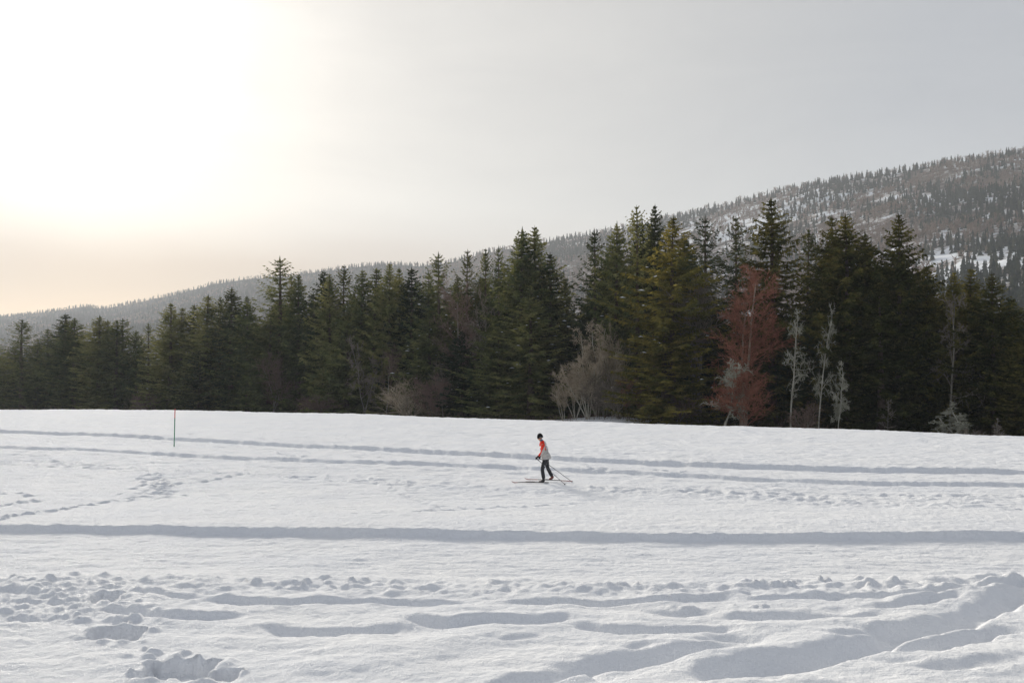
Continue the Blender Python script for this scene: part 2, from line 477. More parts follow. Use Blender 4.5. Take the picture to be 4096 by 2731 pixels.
# furrows of the foreground, read off the photograph
RUTS = [
    ([(494, 2372), (640, 2384), (821, 2402)], 0.13, 0.30, 0.10),
    ([(827, 2402), (1131, 2420), (1400, 2408), (1650, 2410), (1874, 2418)], 0.14, 0.35, 0.12),
    ([(1965, 2414), (2200, 2420), (2421, 2424), (2750, 2405), (2930, 2405)], 0.14, 0.35, 0.12),
    ([(2985, 2408), (3300, 2402), (3720, 2388), (3950, 2352), (4130, 2330)], 0.12, 0.30, 0.12),
    ([(380, 2432), (520, 2455), (655, 2478), (820, 2477), (985, 2468)], 0.20, 0.40, 0.13),
    ([(0, 2483), (120, 2492), (235, 2490)], 0.12, 0.25, 0.12),
    ([(1040, 2508), (1150, 2524), (1280, 2533), (1420, 2526), (1618, 2524)], 0.18, 0.40, 0.13),
    ([(1570, 2465), (1700, 2487), (1796, 2503), (1945, 2493), (2302, 2478)], 0.20, 0.45, 0.14),
    ([(2270, 2502), (2400, 2522), (2500, 2535), (2750, 2528), (2960, 2523)], 0.18, 0.40, 0.14),
    ([(1900, 2552), (2022, 2565), (2190, 2551)], 0.07, 0.22, 0.12),
    ([(2860, 2480), (3020, 2478), (3240, 2478), (3420, 2490), (3560, 2468)], 0.17, 0.35, 0.16),
    ([(2720, 2575), (2900, 2562), (3100, 2572)], 0.08, 0.3, 0.16),
    ([(3330, 2520), (3480, 2540), (3620, 2530)], 0.08, 0.25, 0.14),
    # the deep curved tracks at the right
    ([(2180, 2690), (2330, 2692), (2480, 2660), (2750, 2625), (2960, 2600)], 0.20, 0.5, 0.28),
    ([(1900, 2790), (2150, 2735), (2330, 2700), (2470, 2740)], 0.20, 0.45, 0.22),
    ([(2740, 2720), (2960, 2705), (3200, 2652), (3471, 2605), (3650, 2555), (3900, 2478), (4000, 2430), (4150, 2340)], 0.30, 0.55, 0.34),
    ([(3020, 2740), (3300, 2660), (3420, 2622)], 0.14, 0.4, 0.22),
    ([(3440, 2620), (3600, 2618), (3740, 2615), (3900, 2560), (3960, 2535), (4150, 2540)], 0.20, 0.35, 0.20),
    ([(3460, 2655), (3560, 2668), (3660, 2665)], 0.09, 0.22, 0.14),
    ([(3700, 2440), (3820, 2455), (3900, 2478)], 0.12, 0.3, 0.18),
    ([(1130, 2660), (1190, 2664), (1230, 2640)], 0.07, 0.2, 0.12),
    ([(1280, 2640), (1340, 2655), (1400, 2660)], 0.12, 0.22, 0.10),
    ([(3250, 2552), (3380, 2558), (3540, 2548), (3680, 2520)], 0.14, 0.35, 0.16),
    ([(3420, 2440), (3560, 2442), (3700, 2420), (3860, 2385)], 0.13, 0.3, 0.16),
    ([(2560, 2455), (2700, 2462), (2880, 2458)], 0.09, 0.25, 0.14),
    ([(3650, 2700), (3850, 2690), (4000, 2670), (4130, 2640)], 0.09, 0.4, 0.2),
    ([(2380, 2590), (2520, 2600), (2700, 2585)], 0.07, 0.3, 0.16),
    ([(3780, 2350), (3900, 2335), (4020, 2300)], 0.10, 0.3, 0.15),
    ([(0, 2360), (70, 2372), (140, 2378)], 0.12, 0.3, 0.12),
    ([(160, 2405), (260, 2424), (370, 2428)], 0.08, 0.25, 0.1),
]
for k, (pts, dp, nw, wl) in enumerate(RUTS):
    rut(pts, dp, nw, wl, seed=k)

def hole(px, py, hwx, hwy, depth, seed):
    """a broken-through pit with steep ragged sides and clods in it"""
    x, y = ground_pt(px, py)
    w = window(x - hwx * 2.4, x + hwx * 2.4, y - hwy * 2.4, y + hwy * 2.4)
    X, Y = GX[w], GY[w]
    rag = 0.16 * fbm(X * 5, Y * 5, seed, 3)
    q = np.maximum(np.abs((X - x) / hwx), np.abs((Y - y) / hwy)) + rag
    GZ[w] += -depth * sstep(q, 1.12, 0.82)
    GZ[w] += 0.25 * depth * np.exp(-((q - 1.25) / 0.22) ** 2) * (0.3 + gnoise(X * 4, Y * 4, seed + 3))
    GZ[w] += sstep(q, 1.0, 0.7) * 0.42 * depth * np.clip(gnoise(X * 4.5, Y * 5.0, seed + 7) + 0.1, 0, 1)
hole(478, 2548, 0.37, 0.34, 0.30, 401)
hole(720, 2700, 0.42, 0.36, 0.26, 402)
hole(905, 2720, 0.16, 0.22, 0.22, 403)
hole(440, 2395, 0.22, 0.30, 0.20, 404)
rng = random.Random(11)
G0 = GZ.copy()
def clod(x, y, h_, rx, ry, rot):
    r = 2.2 * max(rx, ry)
    w = window(x - r, x + r, y - r, y + r)
    if w is None: return
    X, Y = GX[w], GY[w]
    c, s_ = math.cos(rot), math.sin(rot)
    dx = X - x + 0.25 * rx * gnoise(X * 9, Y * 9, 811); dy = Y - y + 0.25 * ry * gnoise(X * 9, Y * 9, 812)
    q = np.sqrt(((dx * c + dy * s_) / rx) ** 2 + ((-dx * s_ + dy * c) / ry) ** 2)
    GZ[w] = np.maximum(GZ[w], G0[w] + h_ * (1 - sstep(q, 0.35, 1.25)) * (1 + 0.35 * gnoise(X * 7, Y * 7, 813)))
# clods round the pits and along the trodden edge
for (px, py, n, sx, sy, hh) in ((470, 2480, 16, 170, 28, 0.13), (640, 2650, 14, 110, 30, 0.10), (250, 2370, 34, 240, 55, 0.085), (150, 2330, 24, 160, 34, 0.085),
                                (2080, 2340, 10, 350, 18, 0.10), (3300, 2345, 18, 600, 22, 0.13), (1150, 2335, 22, 380, 22, 0.12), (3650, 2370, 12, 300, 18, 0.10), (2900, 2440, 8, 200, 10, 0.08)):
    for _ in range(n):
        x, y = ground_pt(px + rng.gauss(0, 0.6) * sx, py + rng.gauss(0, 0.6) * sy)
        r = rng.uniform(0.035, 0.12)
        clod(x, y, 0.62 * hh * rng.uniform(0.25, 1.2), r * rng.uniform(0.9, 1.7), r, rng.uniform(-0.5, 0.5))
# broad drifts between the right hand tracks
for (px, py, h_, rx, ry, rot) in ((3060, 2520, 0.16, 0.5, 0.3, 0.2), (3350, 2500, 0.14, 0.5, 0.3, 0.5), (2960, 2640, 0.16, 0.9, 0.35, 0.4), (3680, 2400, 0.15, 0.7, 0.3, 0.6),
                                  (2300, 2720, 0.12, 0.6, 0.3, 0.1), (3850, 2650, 0.12, 1.6, 0.8, 0.3), (1500, 2640, 0.06, 1.5, 0.6, 0.2), (2050, 2470, 0.05, 1.0, 0.3, 0)):
    x, y = ground_pt(px, py); lump(x, y, 0.5 * h_, rx, ry, rot)

def footprints(pts, gap, wid, depth, sd):
    r = random.Random(sd)
    xs, ys = [], []
    for a, b in zip(pts[:-1], pts[1:]):
        (xa, ya), (xb, yb) = ground_pt(*a), ground_pt(*b)
        L = math.hypot(xb - xa, yb - ya); n = max(1, int(L / (gap * 0.62)))
        for i in range(n):
            t = (i + r.random() * 0.4) / n
            x = xa + (xb - xa) * t + r.gauss(0, wid); y = ya + (yb - ya) * t + r.gauss(0, wid)
            lump(x, y, -0.7 * depth * r.uniform(0.6, 1.2), r.uniform(0.09, 0.15), r.uniform(0.07, 0.12), r.uniform(-0.6, 0.6), 3.5)
            lump(x + r.gauss(0, 0.15), y + r.uniform(0.18, 0.38), depth * r.uniform(0.1, 0.42), r.uniform(0.07, 0.16), r.uniform(0.05, 0.09), r.uniform(-0.5, 0.5), 3.0)
footprints([(0, 2092), (120, 2070), (230, 2050), (330, 2028), (450, 2010), (545, 2000)], 0.33, 0.10, 0.17, 1)
footprints([(0, 1982), (70, 1984)], 0.4, 0.12, 0.15, 2)
footprints([(0, 2035), (60, 2022), (150, 2005)], 0.4, 0.12, 0.16, 3)
footprints([(90, 1992), (160, 1992)], 0.4, 0.1, 0.14, 4)
for k in range(3):
    footprints([(585, 1998), (610, 1975), (640, 1950), (650, 1925), (600, 1905)], 0.33, 0.38, 0.13, 10 + k)
footprints([(650, 1946), (760, 1932), (850, 1921), (940, 1908), (985, 1895)], 0.34, 0.10, 0.16, 5)
footprints([(590, 1906), (680, 1890), (760, 1885)], 0.4, 0.1, 0.13, 6)
footprints([(0, 1851), (130, 1858), (260, 1865), (400, 1868), (560, 1876)], 0.55, 0.12, 0.14, 7)
footprints([(1040, 1900), (1300, 1912), (1500, 1925), (1700, 1940)], 0.5, 0.18, 0.12, 8)
footprints([(1420, 2076), (1600, 2066), (1750, 2055), (1900, 2042), (2150, 2026), (2350, 2016)], 0.55, 0.12, 0.10, 9)
footprints([(1490, 1915), (1560, 1945), (1650, 1990), (1720, 2020), (1800, 2052)], 0.45, 0.08, 0.07, 14)
footprints([(2330, 1880), (2400, 1893), (2440, 1880)], 0.4, 0.15, 0.13, 15)
footprints([(2650, 1890), (2740, 1905)], 0.4, 0.25, 0.14, 16)
footprints([(2700, 1960), (2830, 1966), (3000, 1972), (3300, 1978), (3800, 1985), (4096, 1988)], 0.45, 0.12, 0.10, 17)
footprints([(1090, 1818), (1150, 1828), (1220, 1832)], 0.4, 0.25, 0.14, 18)
footprints([(760, 1745), (770, 1748)], 0.4, 0.15, 0.16, 19)
footprints([(3880, 2010), (4096, 2050)], 0.5, 0.25, 0.10, 20)

# packed snow under the skier
_sx, _sy = ground_pt(2174, 1930)
_w = sstep(np.sqrt(((GX - _sx) / 2.0) ** 2 + ((GY - _sy - 0.1) / 1.0) ** 2), 1.5, 0.9)
GZ = GZ * (1 - _w) + (0.012 * fbm(GX * 2.5, GY * 3.0, 731, 2) - 0.0) * _w

Vt = np.stack([GX, GY, GZ], -1).reshape(-1, 3)
ii = (np.arange(NR - 1)[:, None] * NC + np.arange(NC - 1)[None, :]).ravel()
Ft = np.stack([ii, ii + 1, ii + NC + 1, ii + NC], 1)
# forest floor takes over past the edge of the wood
cyy = GY[:-1, :-1].ravel(); cxx = GX[:-1, :-1].ravel()
edge = 133.0 - 0.8 * cxx + 3.5 * gnoise(cxx * 0.13, cyy * 0.13, 77)
mi = (cyy > edge).astype(np.int32)
field = link('snow_field', mesh_np('snow_field', Vt, Ft, [M_SNOW, M_FLOOR], True, mi))
tag(field, kind='structure')

def ground_z(x, y):
    i = int(np.clip(np.searchsorted(rows, y), 1, NR - 1))
    best = 0
    t = (y - rows[i - 1]) / (rows[i] - rows[i - 1])
    zz = []
    for r_ in (i - 1, i):
        u = (x / (0.66 * rows[r_] + 3.5) + 1) / 2 * (NC - 1)
        j = int(np.clip(math.floor(u), 0, NC - 2)); f = min(max(u - j, 0), 1)
        zz.append(GZ[r_, j] * (1 - f) + GZ[r_, j + 1] * f)
    return float(zz[0] * (1 - t) + zz[1] * t)

# wide valley ground under everything, out to the hills and beyond
vs = 4400.0
vp = np.array([[-vs, -900, -6.6], [vs, -900, -6.6], [vs, 4300, -6.6], [-vs, 4300, -6.6]])
tag(link('valley_ground', mesh_np('valley_ground', vp, np.array([[0, 1, 2, 3]]), [M_SNOW])), kind='structure')

# ------------------------------------------------------------------ the hill
_rpx = np.array([-1500, -600, 0, 180, 330, 420, 560, 700, 850, 1000, 1150, 1300, 1450, 1550, 1680, 1800, 1950, 2100, 2300, 2500, 2700, 2900, 3100, 3300, 3600, 3900, 4096, 4700, 5600], float)
_rpy = np.array([1390, 1320, 1268, 1250, 1228, 1234, 1208, 1178, 1137, 1116, 1104, 1085, 1066, 1058, 1066, 1050, 1010, 985, 948, 915, 872, 826, 775, 735, 690, 638, 615, 560, 640], float)
_rY = np.interp(_rpx, [-1500, 0, 1200, 2400, 3400, 4096, 5600], [4050, 3950, 3300, 2450, 1950, 1780, 1650])
_ra = (_rpx - CX) / FPX
_rZ = np.array([CAMZ + slope_at(y) * Y for y, Y in zip(_rpy, _rY)])
def hill_par(a):
    return np.interp(a, _ra, _rY), np.interp(a, _ra, _rZ), np.interp(a, [-0.9, -0.5, 0.1, 0.38, 0.52, 0.9], [1150, 1050, 800, 560, 430, 420])
def hill_z(X, Y):
    a = X / Y
    Yr, Zr, Yf = hill_par(a)
    t = (Y - Yf) / (Yr - Yf)
    up = -7.5 + (Zr + 7.5) * (0.78 * np.clip(t, 0, 1) ** 1.08 + 0.22 * np.clip(t, 0, 1) ** 2)
    dn = Zr - (t - 1) * 0.55 * (Zr + 8) * 1.2
    z = np.where(t < 1, up, dn)
    amp = np.clip(t, 0, 1) * (1 - np.clip(t, 0, 1)) * 4
    z = z + amp * (13 * fbm(X * 0.0045, Y * 0.0045, 501, 4, 0.5)) + 2.5 * np.clip(t, 0, 1) * fbm(X * 0.02, Y * 0.02, 505, 2)
    return z
ha = np.linspace(-0.82, 0.82, 330); ht = np.concatenate([np.linspace(-0.02, 1.0, 120), np.linspace(1.03, 1.9, 14)])
HA, HT = np.meshgrid(ha, ht)
Yr, Zr, Yf = hill_par(HA)
HYv = np.minimum(Yf + HT * (Yr - Yf), 4290); HXv = HA * HYv
HZv = np.maximum(hill_z(HXv, HYv), -9.0)
ii = (np.arange(len(ht) - 1)[:, None] * len(ha) + np.arange(len(ha) - 1)[None, :]).ravel()
Fh = np.stack([ii, ii + 1, ii + len(ha) + 1, ii + len(ha)], 1)
hill = link('hill', mesh_np('hill', np.stack([HXv, HYv, HZv], -1).reshape(-1, 3), Fh, [M_HILL], True))
tag(hill, kind='structure')

# small trees for the hill ------------------------------------------------
def far_conifer(seed, ntier=6, nseg=6):
    r = np.random.RandomState(seed)
    V = []; F = []
    for k in range(ntier):
        t = k / ntier
        z0 = 0.06 + 0.94 * t; z1 = min(1.0, z0 + 0.30 * (1 - 0.35 * t))
        rad = 0.20 * (1 - t) ** 0.85 + 0.015
        b = len(V)
        for s in range(nseg):
            a = 2 * math.pi * (s + r.rand() * 0.7) / nseg
            rr = rad * r.uniform(0.55, 1.25)
            V.append((rr * math.cos(a), rr * math.sin(a), z0 + r.uniform(-0.035, 0.03)))
        V.append((r.uniform(-.008, .008), r.uniform(-.008, .008), z1))
        for s in range(nseg): F.append((b + s, b + (s + 1) % nseg, b + nseg))
    return np.array(V), np.array(F)

def far_bare(seed, n=23):
    r = np.random.RandomState(seed)
    V = []; F = []
    def sliver(p, q, w):
        p = np.array(p); q = np.array(q); b = len(V)
        sd = np.cross(q - p, r.randn(3)); sd = sd / (np.linalg.norm(sd) + 1e-6) * w
        V.extend([p - sd, p + sd, q]); F.append((b, b + 1, b + 2))
    sliver((0, 0, 0), (0, 0, 0.9), 0.018); sliver((0, 0, 0), (0.02, 0, 0.85), 0.018)
    for k in range(n):
        z = r.uniform(0.25, 0.8); a = r.uniform(0, 6.283); L = r.uniform(0.15, 0.36)
        p = (r.uniform(-.04, .04), r.uniform(-.04, .04), z)
        q = (math.cos(a) * L * 0.75, math.sin(a) * L * 0.75, min(1.0, z + L * r.uniform(0.4, 1.1)))
        sliver(p, q, r.uniform(0.020, 0.042))
        for _ in range(1):
            q2 = np.array(q) + r.randn(3) * 0.07
            sliver(np.array(p) * 0.4 + np.array(q) * 0.6, q2, 0.02)
    return np.array(V), np.array(F)
FARC = [far_conifer(s) for s in range(900, 908)]
FARB = [far_bare(s) for s in range(950, 958)]

hr = np.random.RandomState(42)
cand = []
NT_ = 19500
aa = hr.uniform(-0.62, 0.70, NT_ * 3)
tt = hr.uniform(0.0, 1.0, NT_ * 3) ** 0.80
Yr, Zr, Yf = hill_par(aa)
yy = Yf + tt * (Yr - Yf) * 1.0; xx = aa * yy
# clearings: long snowy strips down the slope on the right, closed wood at left
cl = fbm(xx * 0.010, yy * 0.004, 601, 4, 0.6)
kind = fbm(xx * 0.0035, yy * 0.0035, 611, 3, 0.6) + 0.35 * (aa - 0.30) + hr.uniform(-0.35, 0.35, len(xx))
strip = np.exp(-((aa - 0.43) / 0.09) ** 2) * np.exp(-((tt - 0.36) / 0.10) ** 2) + 0.7 * np.exp(-((aa - 0.25) / 0.10) ** 2) * np.exp(-((tt - 0.78) / 0.10) ** 2)
keep = hr.uniform(0, 1, len(xx)) < np.clip(0.92 - 0.8 * np.clip(cl, 0, 1) - 0.66 * strip, 0.07, 1)
keep[:] &= (hr.uniform(0, 1, len(xx)) < np.where(aa < -0.2, 0.75, 1.0))
xx, yy, tt, aa, kind = xx[keep][:NT_], yy[keep][:NT_], tt[keep][:NT_], aa[keep][:NT_], kind[keep][:NT_]
# close row along the skyline
na = 680
ra = np.sort(hr.uniform(-0.60, 0.70, na)); Yr, Zr, Yf = hill_par(ra)
ry = Yf + (Yr - Yf) * hr.uniform(0.985, 1.01, na)
xx = np.concatenate([xx, ra * ry]); yy = np.concatenate([yy, ry]); tt = np.concatenate([tt, np.ones(na)])
aa = np.concatenate([aa, ra]); kind = np.concatenate([kind, hr.uniform(-0.55, 0.55, na)])
zz = hill_z(xx, yy)
hgt = np.where(kind > 0.12, hr.uniform(10, 15.5, len(xx)), hr.uniform(9, 17.5, len(xx)))
app = hgt / yy
order = np.argsort(-app)
def place_far(idx, protos, mult_w):
    Vs = []; Fs = []; o = 0
    for i in idx:
        V, F = protos[int(hr.randint(len(protos)))]
        a = hr.uniform(0, 6.283); c, s = math.cos(a), math.sin(a); h_ = hgt[i]; wv = h_ * mult_w * hr.uniform(0.8, 1.25)
        P = np.empty_like(V); P[:, 0] = (V[:, 0] * c - V[:, 1] * s) * wv + xx[i]; P[:, 1] = (V[:, 0] * s + V[:, 1] * c) * wv + yy[i]; P[:, 2] = V[:, 2] * h_ + zz[i] - 0.3
        Vs.append(P); Fs.append(F + o); o += len(P)
    return np.concatenate(Vs), np.concatenate(Fs)
single = []
cap = 300
for i in order:
    if len(single) >= cap: break
    # only those in view between the wood's gaps at the right and above the tree tops
    px = CX + FPX * aa[i]
    if abs(aa[i]) > 0.515: continue
    py = CY - FPX * math.tan(math.atan((zz[i] + hgt[i] - CAMZ) / yy[i]) - PITCH)
    env = np.interp(px, [0, 500, 1100, 1800, 2100, 2300, 2350, 2500, 3000, 3400, 3650, 3800, 3950, 4010, 4040, 4096],
                    [1330, 1250, 1100, 1040, 920, 1120, 1000, 850, 840, 880, 960, 1060, 1090, 1150, 1300, 1640])
    if py > env: continue
    single.append(int(i))
sset = set(single)
rest = np.array([i for i in range(len(xx)) if i not in sset])
cm = [mesh_np('hill_conifer', V, F, [M_FARGREEN]) for V, F in FARC]
bm_ = [mesh_np('hill_bare_tree', V, F, [M_FARTWIG]) for V, F in FARB]
for i in single:
    con = kind[i] <= 0.12
    o = link('hill_conifer' if con else 'hill_bare_tree', (cm if con else bm_)[int(hr.randint(8))])
    w = hgt[i] * (1.0 if con else 1.25) * hr.uniform(0.85, 1.2)
    o.location = (xx[i], yy[i], zz[i] - 0.3); o.scale = (w, w, hgt[i]); o.rotation_euler = (0, 0, hr.uniform(0, 6.28))
    where = 'on the skyline of the far hill' if tt[i] > 0.93 else ('halfway up the snowy far hill' if tt[i] > 0.33 else ('at the foot of the far hill'))
    if con: tag(o, 'small dark conifer ' + where, 'tree', 'conifers ' + where)
    else: tag(o, 'small brown bare tree ' + where, 'tree', 'bare trees ' + where)
rc = rest[kind[rest] <= 0.12]; rb = rest[kind[rest] > 0.12]
V, F = place_far(rc, FARC, 1.0)
tag(link('hill_conifer_wood', mesh_np('hill_conifer_wood', V, F, [M_FARGREEN])), 'hazy mass of conifers covering the far hill up to its skyline', 'wood', None, 'stuff')
V, F = place_far(rb, FARB, 1.25)
tag(link('hill_bare_wood', mesh_np('hill_bare_wood', V, F, [M_FARTWIG])), 'brownish mass of leafless trees between conifers on the far hill', 'wood', None, 'stuff')

# ------------------------------------------------------------------ haze
hz_me = bpy.data.meshes.new('haze')
bm = bmesh.new(); bmesh.ops.create_cube(bm, size=1.0); bm.to_mesh(hz_me); bm.free()
haze = link('haze', hz_me)
haze.scale = (9000, 5400, 620); haze.location = (0, 1700, -11 + 310)
hm, h, out = new_mat('haze')
pv = h.n('ShaderNodeVolumePrincipled')
pv.inputs['Color'].default_value = (0.88, 0.93, 1.0, 1)
pv.inputs['Density'].default_value = 0.00011
pv.inputs['Anisotropy'].default_value = 0.25
h.put(out.inputs['Volume'], pv.outputs[0])
hz_me.materials.append(hm)
tag(haze, kind='stuff')

# ------------------------------------------------------------------ spruces of the wood
def spruce_proto(seed, H, R, style):
    """trunk mesh, crown mesh, snow mesh for one spruce of height H and crown radius R"""
    r = np.random.RandomState(seed)
    # trunk
    ns = 7; zs = np.linspace(0, H * 0.985, 12)
    bend = r.uniform(-0.12, 0.12, 2)
    V = []; F = []
    for k, z in enumerate(zs):
        t = z / H; rad = 0.017 * H * (1 - t) ** 0.9 + 0.012 + (0.10 if k == 0 else 0)
        for s in range(ns):
            a = 2 * math.pi * s / ns
            V.append((rad * math.cos(a) + bend[0] * math.sin(3 * t), rad * math.sin(a) + bend[1] * math.sin(3 * t), z))
    for k in range(len(zs) - 1):
        for s in range(ns):
            F.append((k * ns + s, k * ns + (s + 1) % ns, (k + 1) * ns + (s + 1) % ns, (k + 1) * ns + s))
    trunk = mesh_np('trunk', np.array(V), np.array(F), [M_BARK], True)
    # crown
    st = dict(dense=(0.60, 6.4, 0.05, 0.30, 1.0, 0.80), open=(0.80, 5.2, 0.07, 0.10, 0.65, 0.72), narrow=(0.58, 5.6, 0.06, 0.30, 0.9, 0.62),
              broad=(0.60, 6.8, 0.03, 0.34, 1.15, 0.95), young=(0.42, 6.0, 0.02, 0.14, 0.8, 0.78), ragged=(0.66, 5.4, 0.05, 0.26, 1.0, 0.85))[style]
    dz, nb, zb, hang, dens, pw = st
    Q = []; SN = []
    z = H * zb
    lump_a = r.uniform(0, 6.28, 6); lump_k = r.uniform(0.5, 1.3, 6)
    while z < H * 0.982:
        t = z / H
        n = max(3, int(r.normal(nb, 0.8)))
        a0 = r.uniform(0, 6.28)
        prof = min(1.0, (1 - t) * (2.05 if style != 'narrow' else 1.8)) ** (pw + 0.02) * (0.86 + 0.14 * min(1, t / 0.2)) * 1.08
        layer = r.uniform(0.80, 1.12)
        for b in range(n):
            az = a0 + 2 * math.pi * b / n + r.uniform(-0.35, 0.35)
            lobes = 1 + 0.16 * math.sin(2 * az + lump_a[0] + 4 * t) + 0.12 * math.sin(3 * az + lump_a[1] - 9 * t)
            L = R * prof * layer * lobes * r.uniform(0.68, 1.18)
            if style == 'ragged' and r.rand() < 0.2: L *= r.uniform(0.3, 1.35)
            L = max(L, 0.12)
            el = math.radians((-22 + 44 * t ** 1.2) if style != 'open' else (-6 + 38 * t ** 1.2)) + r.uniform(-0.13, 0.13)
            upc = r.uniform(0.10, 0.30) if style != 'open' else r.uniform(0.18, 0.40)
            sag = 0.10 + 0.16 * (1 - t)
            step = 0.155 / dens if L > 1.2 else 0.11
            m = max(4, int(L / step))
            s = np.linspace(0.06 if t > .3 else 0.2, 1, m) + r.uniform(-0.02, 0.02, m)
            dr = np.array([math.cos(az), math.sin(az), 0]); pr = np.array([-math.sin(az), math.cos(az), 0])
            wig = 0.07 * L * np.sin(s * r.uniform(2, 5) + r.uniform(0, 6))
            P = dr[None] * (s * L * math.cos(el))[:, None] + pr[None] * wig[:, None]
            P[:, 2] = z + L * (math.sin(el) * s - sag * np.sin(s * math.pi) * 0.6 + upc * np.clip(s - 0.45, 0, 1) ** 1.6)
            # bough: a slim strip along the axis
            for i in range(0, m - 1):
                w = 0.05 * (1 - s[i]) + 0.015
                Q.append([P[i] - pr * w, P[i] + pr * w, P[i + 1] + pr * w * .8, P[i + 1] - pr * w * .8])
            for sd in (-1, 1):
                l = (0.30 + 0.42 * r.rand(m)) * (1 - 0.32 * s) * min(1.0, 0.16 + L * 0.34) * 1.3
                fa = r.uniform(0.65, 1.15, m)
                dv = dr[None] * np.cos(fa)[:, None] + pr[None] * (sd * np.sin(fa))[:, None]
                dv[:, 2] = r.uniform(-0.55, 0.12, m) - hang * (1 - 0.6 * t)
                tip = P + dv * l[:, None]
                wd = 0.065 + 0.06 * r.rand(m)
                nrm = np.cross(dv, r.randn(m, 3)); nrm /= np.linalg.norm(nrm, axis=1)[:, None] + 1e-6
                midp = P * 0.55 + tip * 0.45
                Q.extend(np.stack([P, midp + nrm * wd[:, None], tip, midp - nrm * wd[:, None]], 1).tolist())
            # hanging sprays
            if hang > 0.12:
                sel = r.rand(m) < 0.85 * (1 - 0.55 * t)
                k = int(sel.sum())
                if k:
                    Pb = P[sel] + r.randn(k, 3) * 0.06
                    l = r.uniform(0.22, 0.62, k) * (0.5 + 0.5 * min(1, L / 2.5))
                    tip = Pb + np.stack([r.randn(k) * 0.12, r.randn(k) * 0.12, -np.ones(k)], 1) * l[:, None]
                    aa_ = r.uniform(0, 6.28, k); nrm = np.stack([np.cos(aa_), np.sin(aa_), np.zeros(k)], 1) * (0.05 + 0.05 * r.rand(k))[:, None]
                    midp = Pb * 0.6 + tip * 0.4
                    Q.extend(np.stack([Pb, midp + nrm, tip, midp - nrm], 1).tolist())
            # snow caught on boughs: only some
            if r.rand() < 0.2 and 0.2 < t < 0.85 and L > 1.0:
                i = int(m * r.uniform(0.35, 0.95)); i = min(i, m - 2)
                SN.append((P[i] + np.array([0, 0, 0.06]), dr, pr, r.uniform(0.12, 0.30)))
        z += dz * r.uniform(0.7, 1.25) * (1 - 0.35 * t)
    # leader
    for k in range(4):
        a = r.uniform(0, 6.28); nrm = np.array([math.cos(a), math.sin(a), 0]) * 0.10
        b = np.array([bend[0] * 0.14, bend[1] * 0.14, H * 0.94]); tp = np.array([0, 0, H]); mdp = b * .6 + tp * .4
        Q.append([b, mdp + nrm, tp, mdp - nrm])
    Q = np.array([np.asarray(q) for q in Q], dtype=np.float32)
    crown = mesh_np('crown', Q.reshape(-1, 3), np.arange(len(Q) * 4).reshape(-1, 4), [M_SPRUCE])
    V = []; F = []
    for (p, dr, pr, sz) in SN:
        b = len(V)
        for s in range(6):
            a = s * math.pi / 3
            V.append(p + dr * math.cos(a) * sz * r.uniform(0.8, 1.5) + pr * math.sin(a) * sz * r.uniform(0.5, 1.0) - np.array([0, 0, 0.03]))
        V.append(p + np.array([0, 0, sz * 0.4]))
        for s in range(6): F.append((b + s, b + (s + 1) % 6, b + 6))
    snow = mesh_np('snow_cover', np.array(V), np.array(F), [M_SNOW], True) if V else None
    return trunk, crown, snow

PROTO = {
    'dense': [(spruce_proto(s, 24, 3.5, 'dense'), 24, 3.5) for s in (1, 2, 3, 4)],
    'open': [(spruce_proto(s, 24, 3.6, 'open'), 24, 3.6) for s in (11, 12, 13)],
    'narrow': [(spruce_proto(s, 23, 2.6, 'narrow'), 23, 2.6) for s in (21, 22)],
    'broad': [(spruce_proto(s, 24, 4.6, 'broad'), 24, 4.6) for s in (31, 32)],
    'ragged': [(spruce_proto(s, 25, 4.6, 'ragged'), 25, 4.6) for s in (41, 42)],
    'young': [(spruce_proto(s, 13, 2.7, 'young'), 13, 2.7) for s in (51,)],
}
def edge_depth(px): return 135.4 / (1 + 0.8 * (px - CX) / FPX)

tr = random.Random(5)
_cnt = {}
def add_spruce(px, ytip, off, style, width, mat, label, group, snow=False, name='spruce_tree', lean=True):
    Y = edge_depth(px) + off
    X = (px - CX) / FPX * Y
    zb = float(base_height(np.array([X]), np.array([Y]))[0]) - 0.15
    if Y < 325: zb = ground_z(X, Y) - 0.15
    ztip = CAMZ + slope_at(ytip) * Y
    H = ztip - zb
    k = _cnt.get(style, 0); _cnt[style] = k + 1
    (tk, cr, sn), H0, R0 = PROTO[style][k % len(PROTO[style])]
    root = empty(name, (X, Y, zb), tr.uniform(0, 6.28))
    Rw = width * 0.61 / FPX * Y
    root.scale = (Rw / R0, Rw / R0, H / H0)
    if lean: root.rotation_euler = (tr.gauss(0, 0.008), tr.gauss(0, 0.008), root.rotation_euler[2])
    link('trunk', tk, root)
    co = link('crown', cr, root)
    if mat is not M_SPRUCE:              # same shape, other needle colour
        co.material_slots[0].link = 'OBJECT'; co.material_slots[0].material = mat
    if snow and sn: link('snow_cover', sn, root)['kind'] = 'stuff'
    tag(root, label, 'tree', group)
    return root

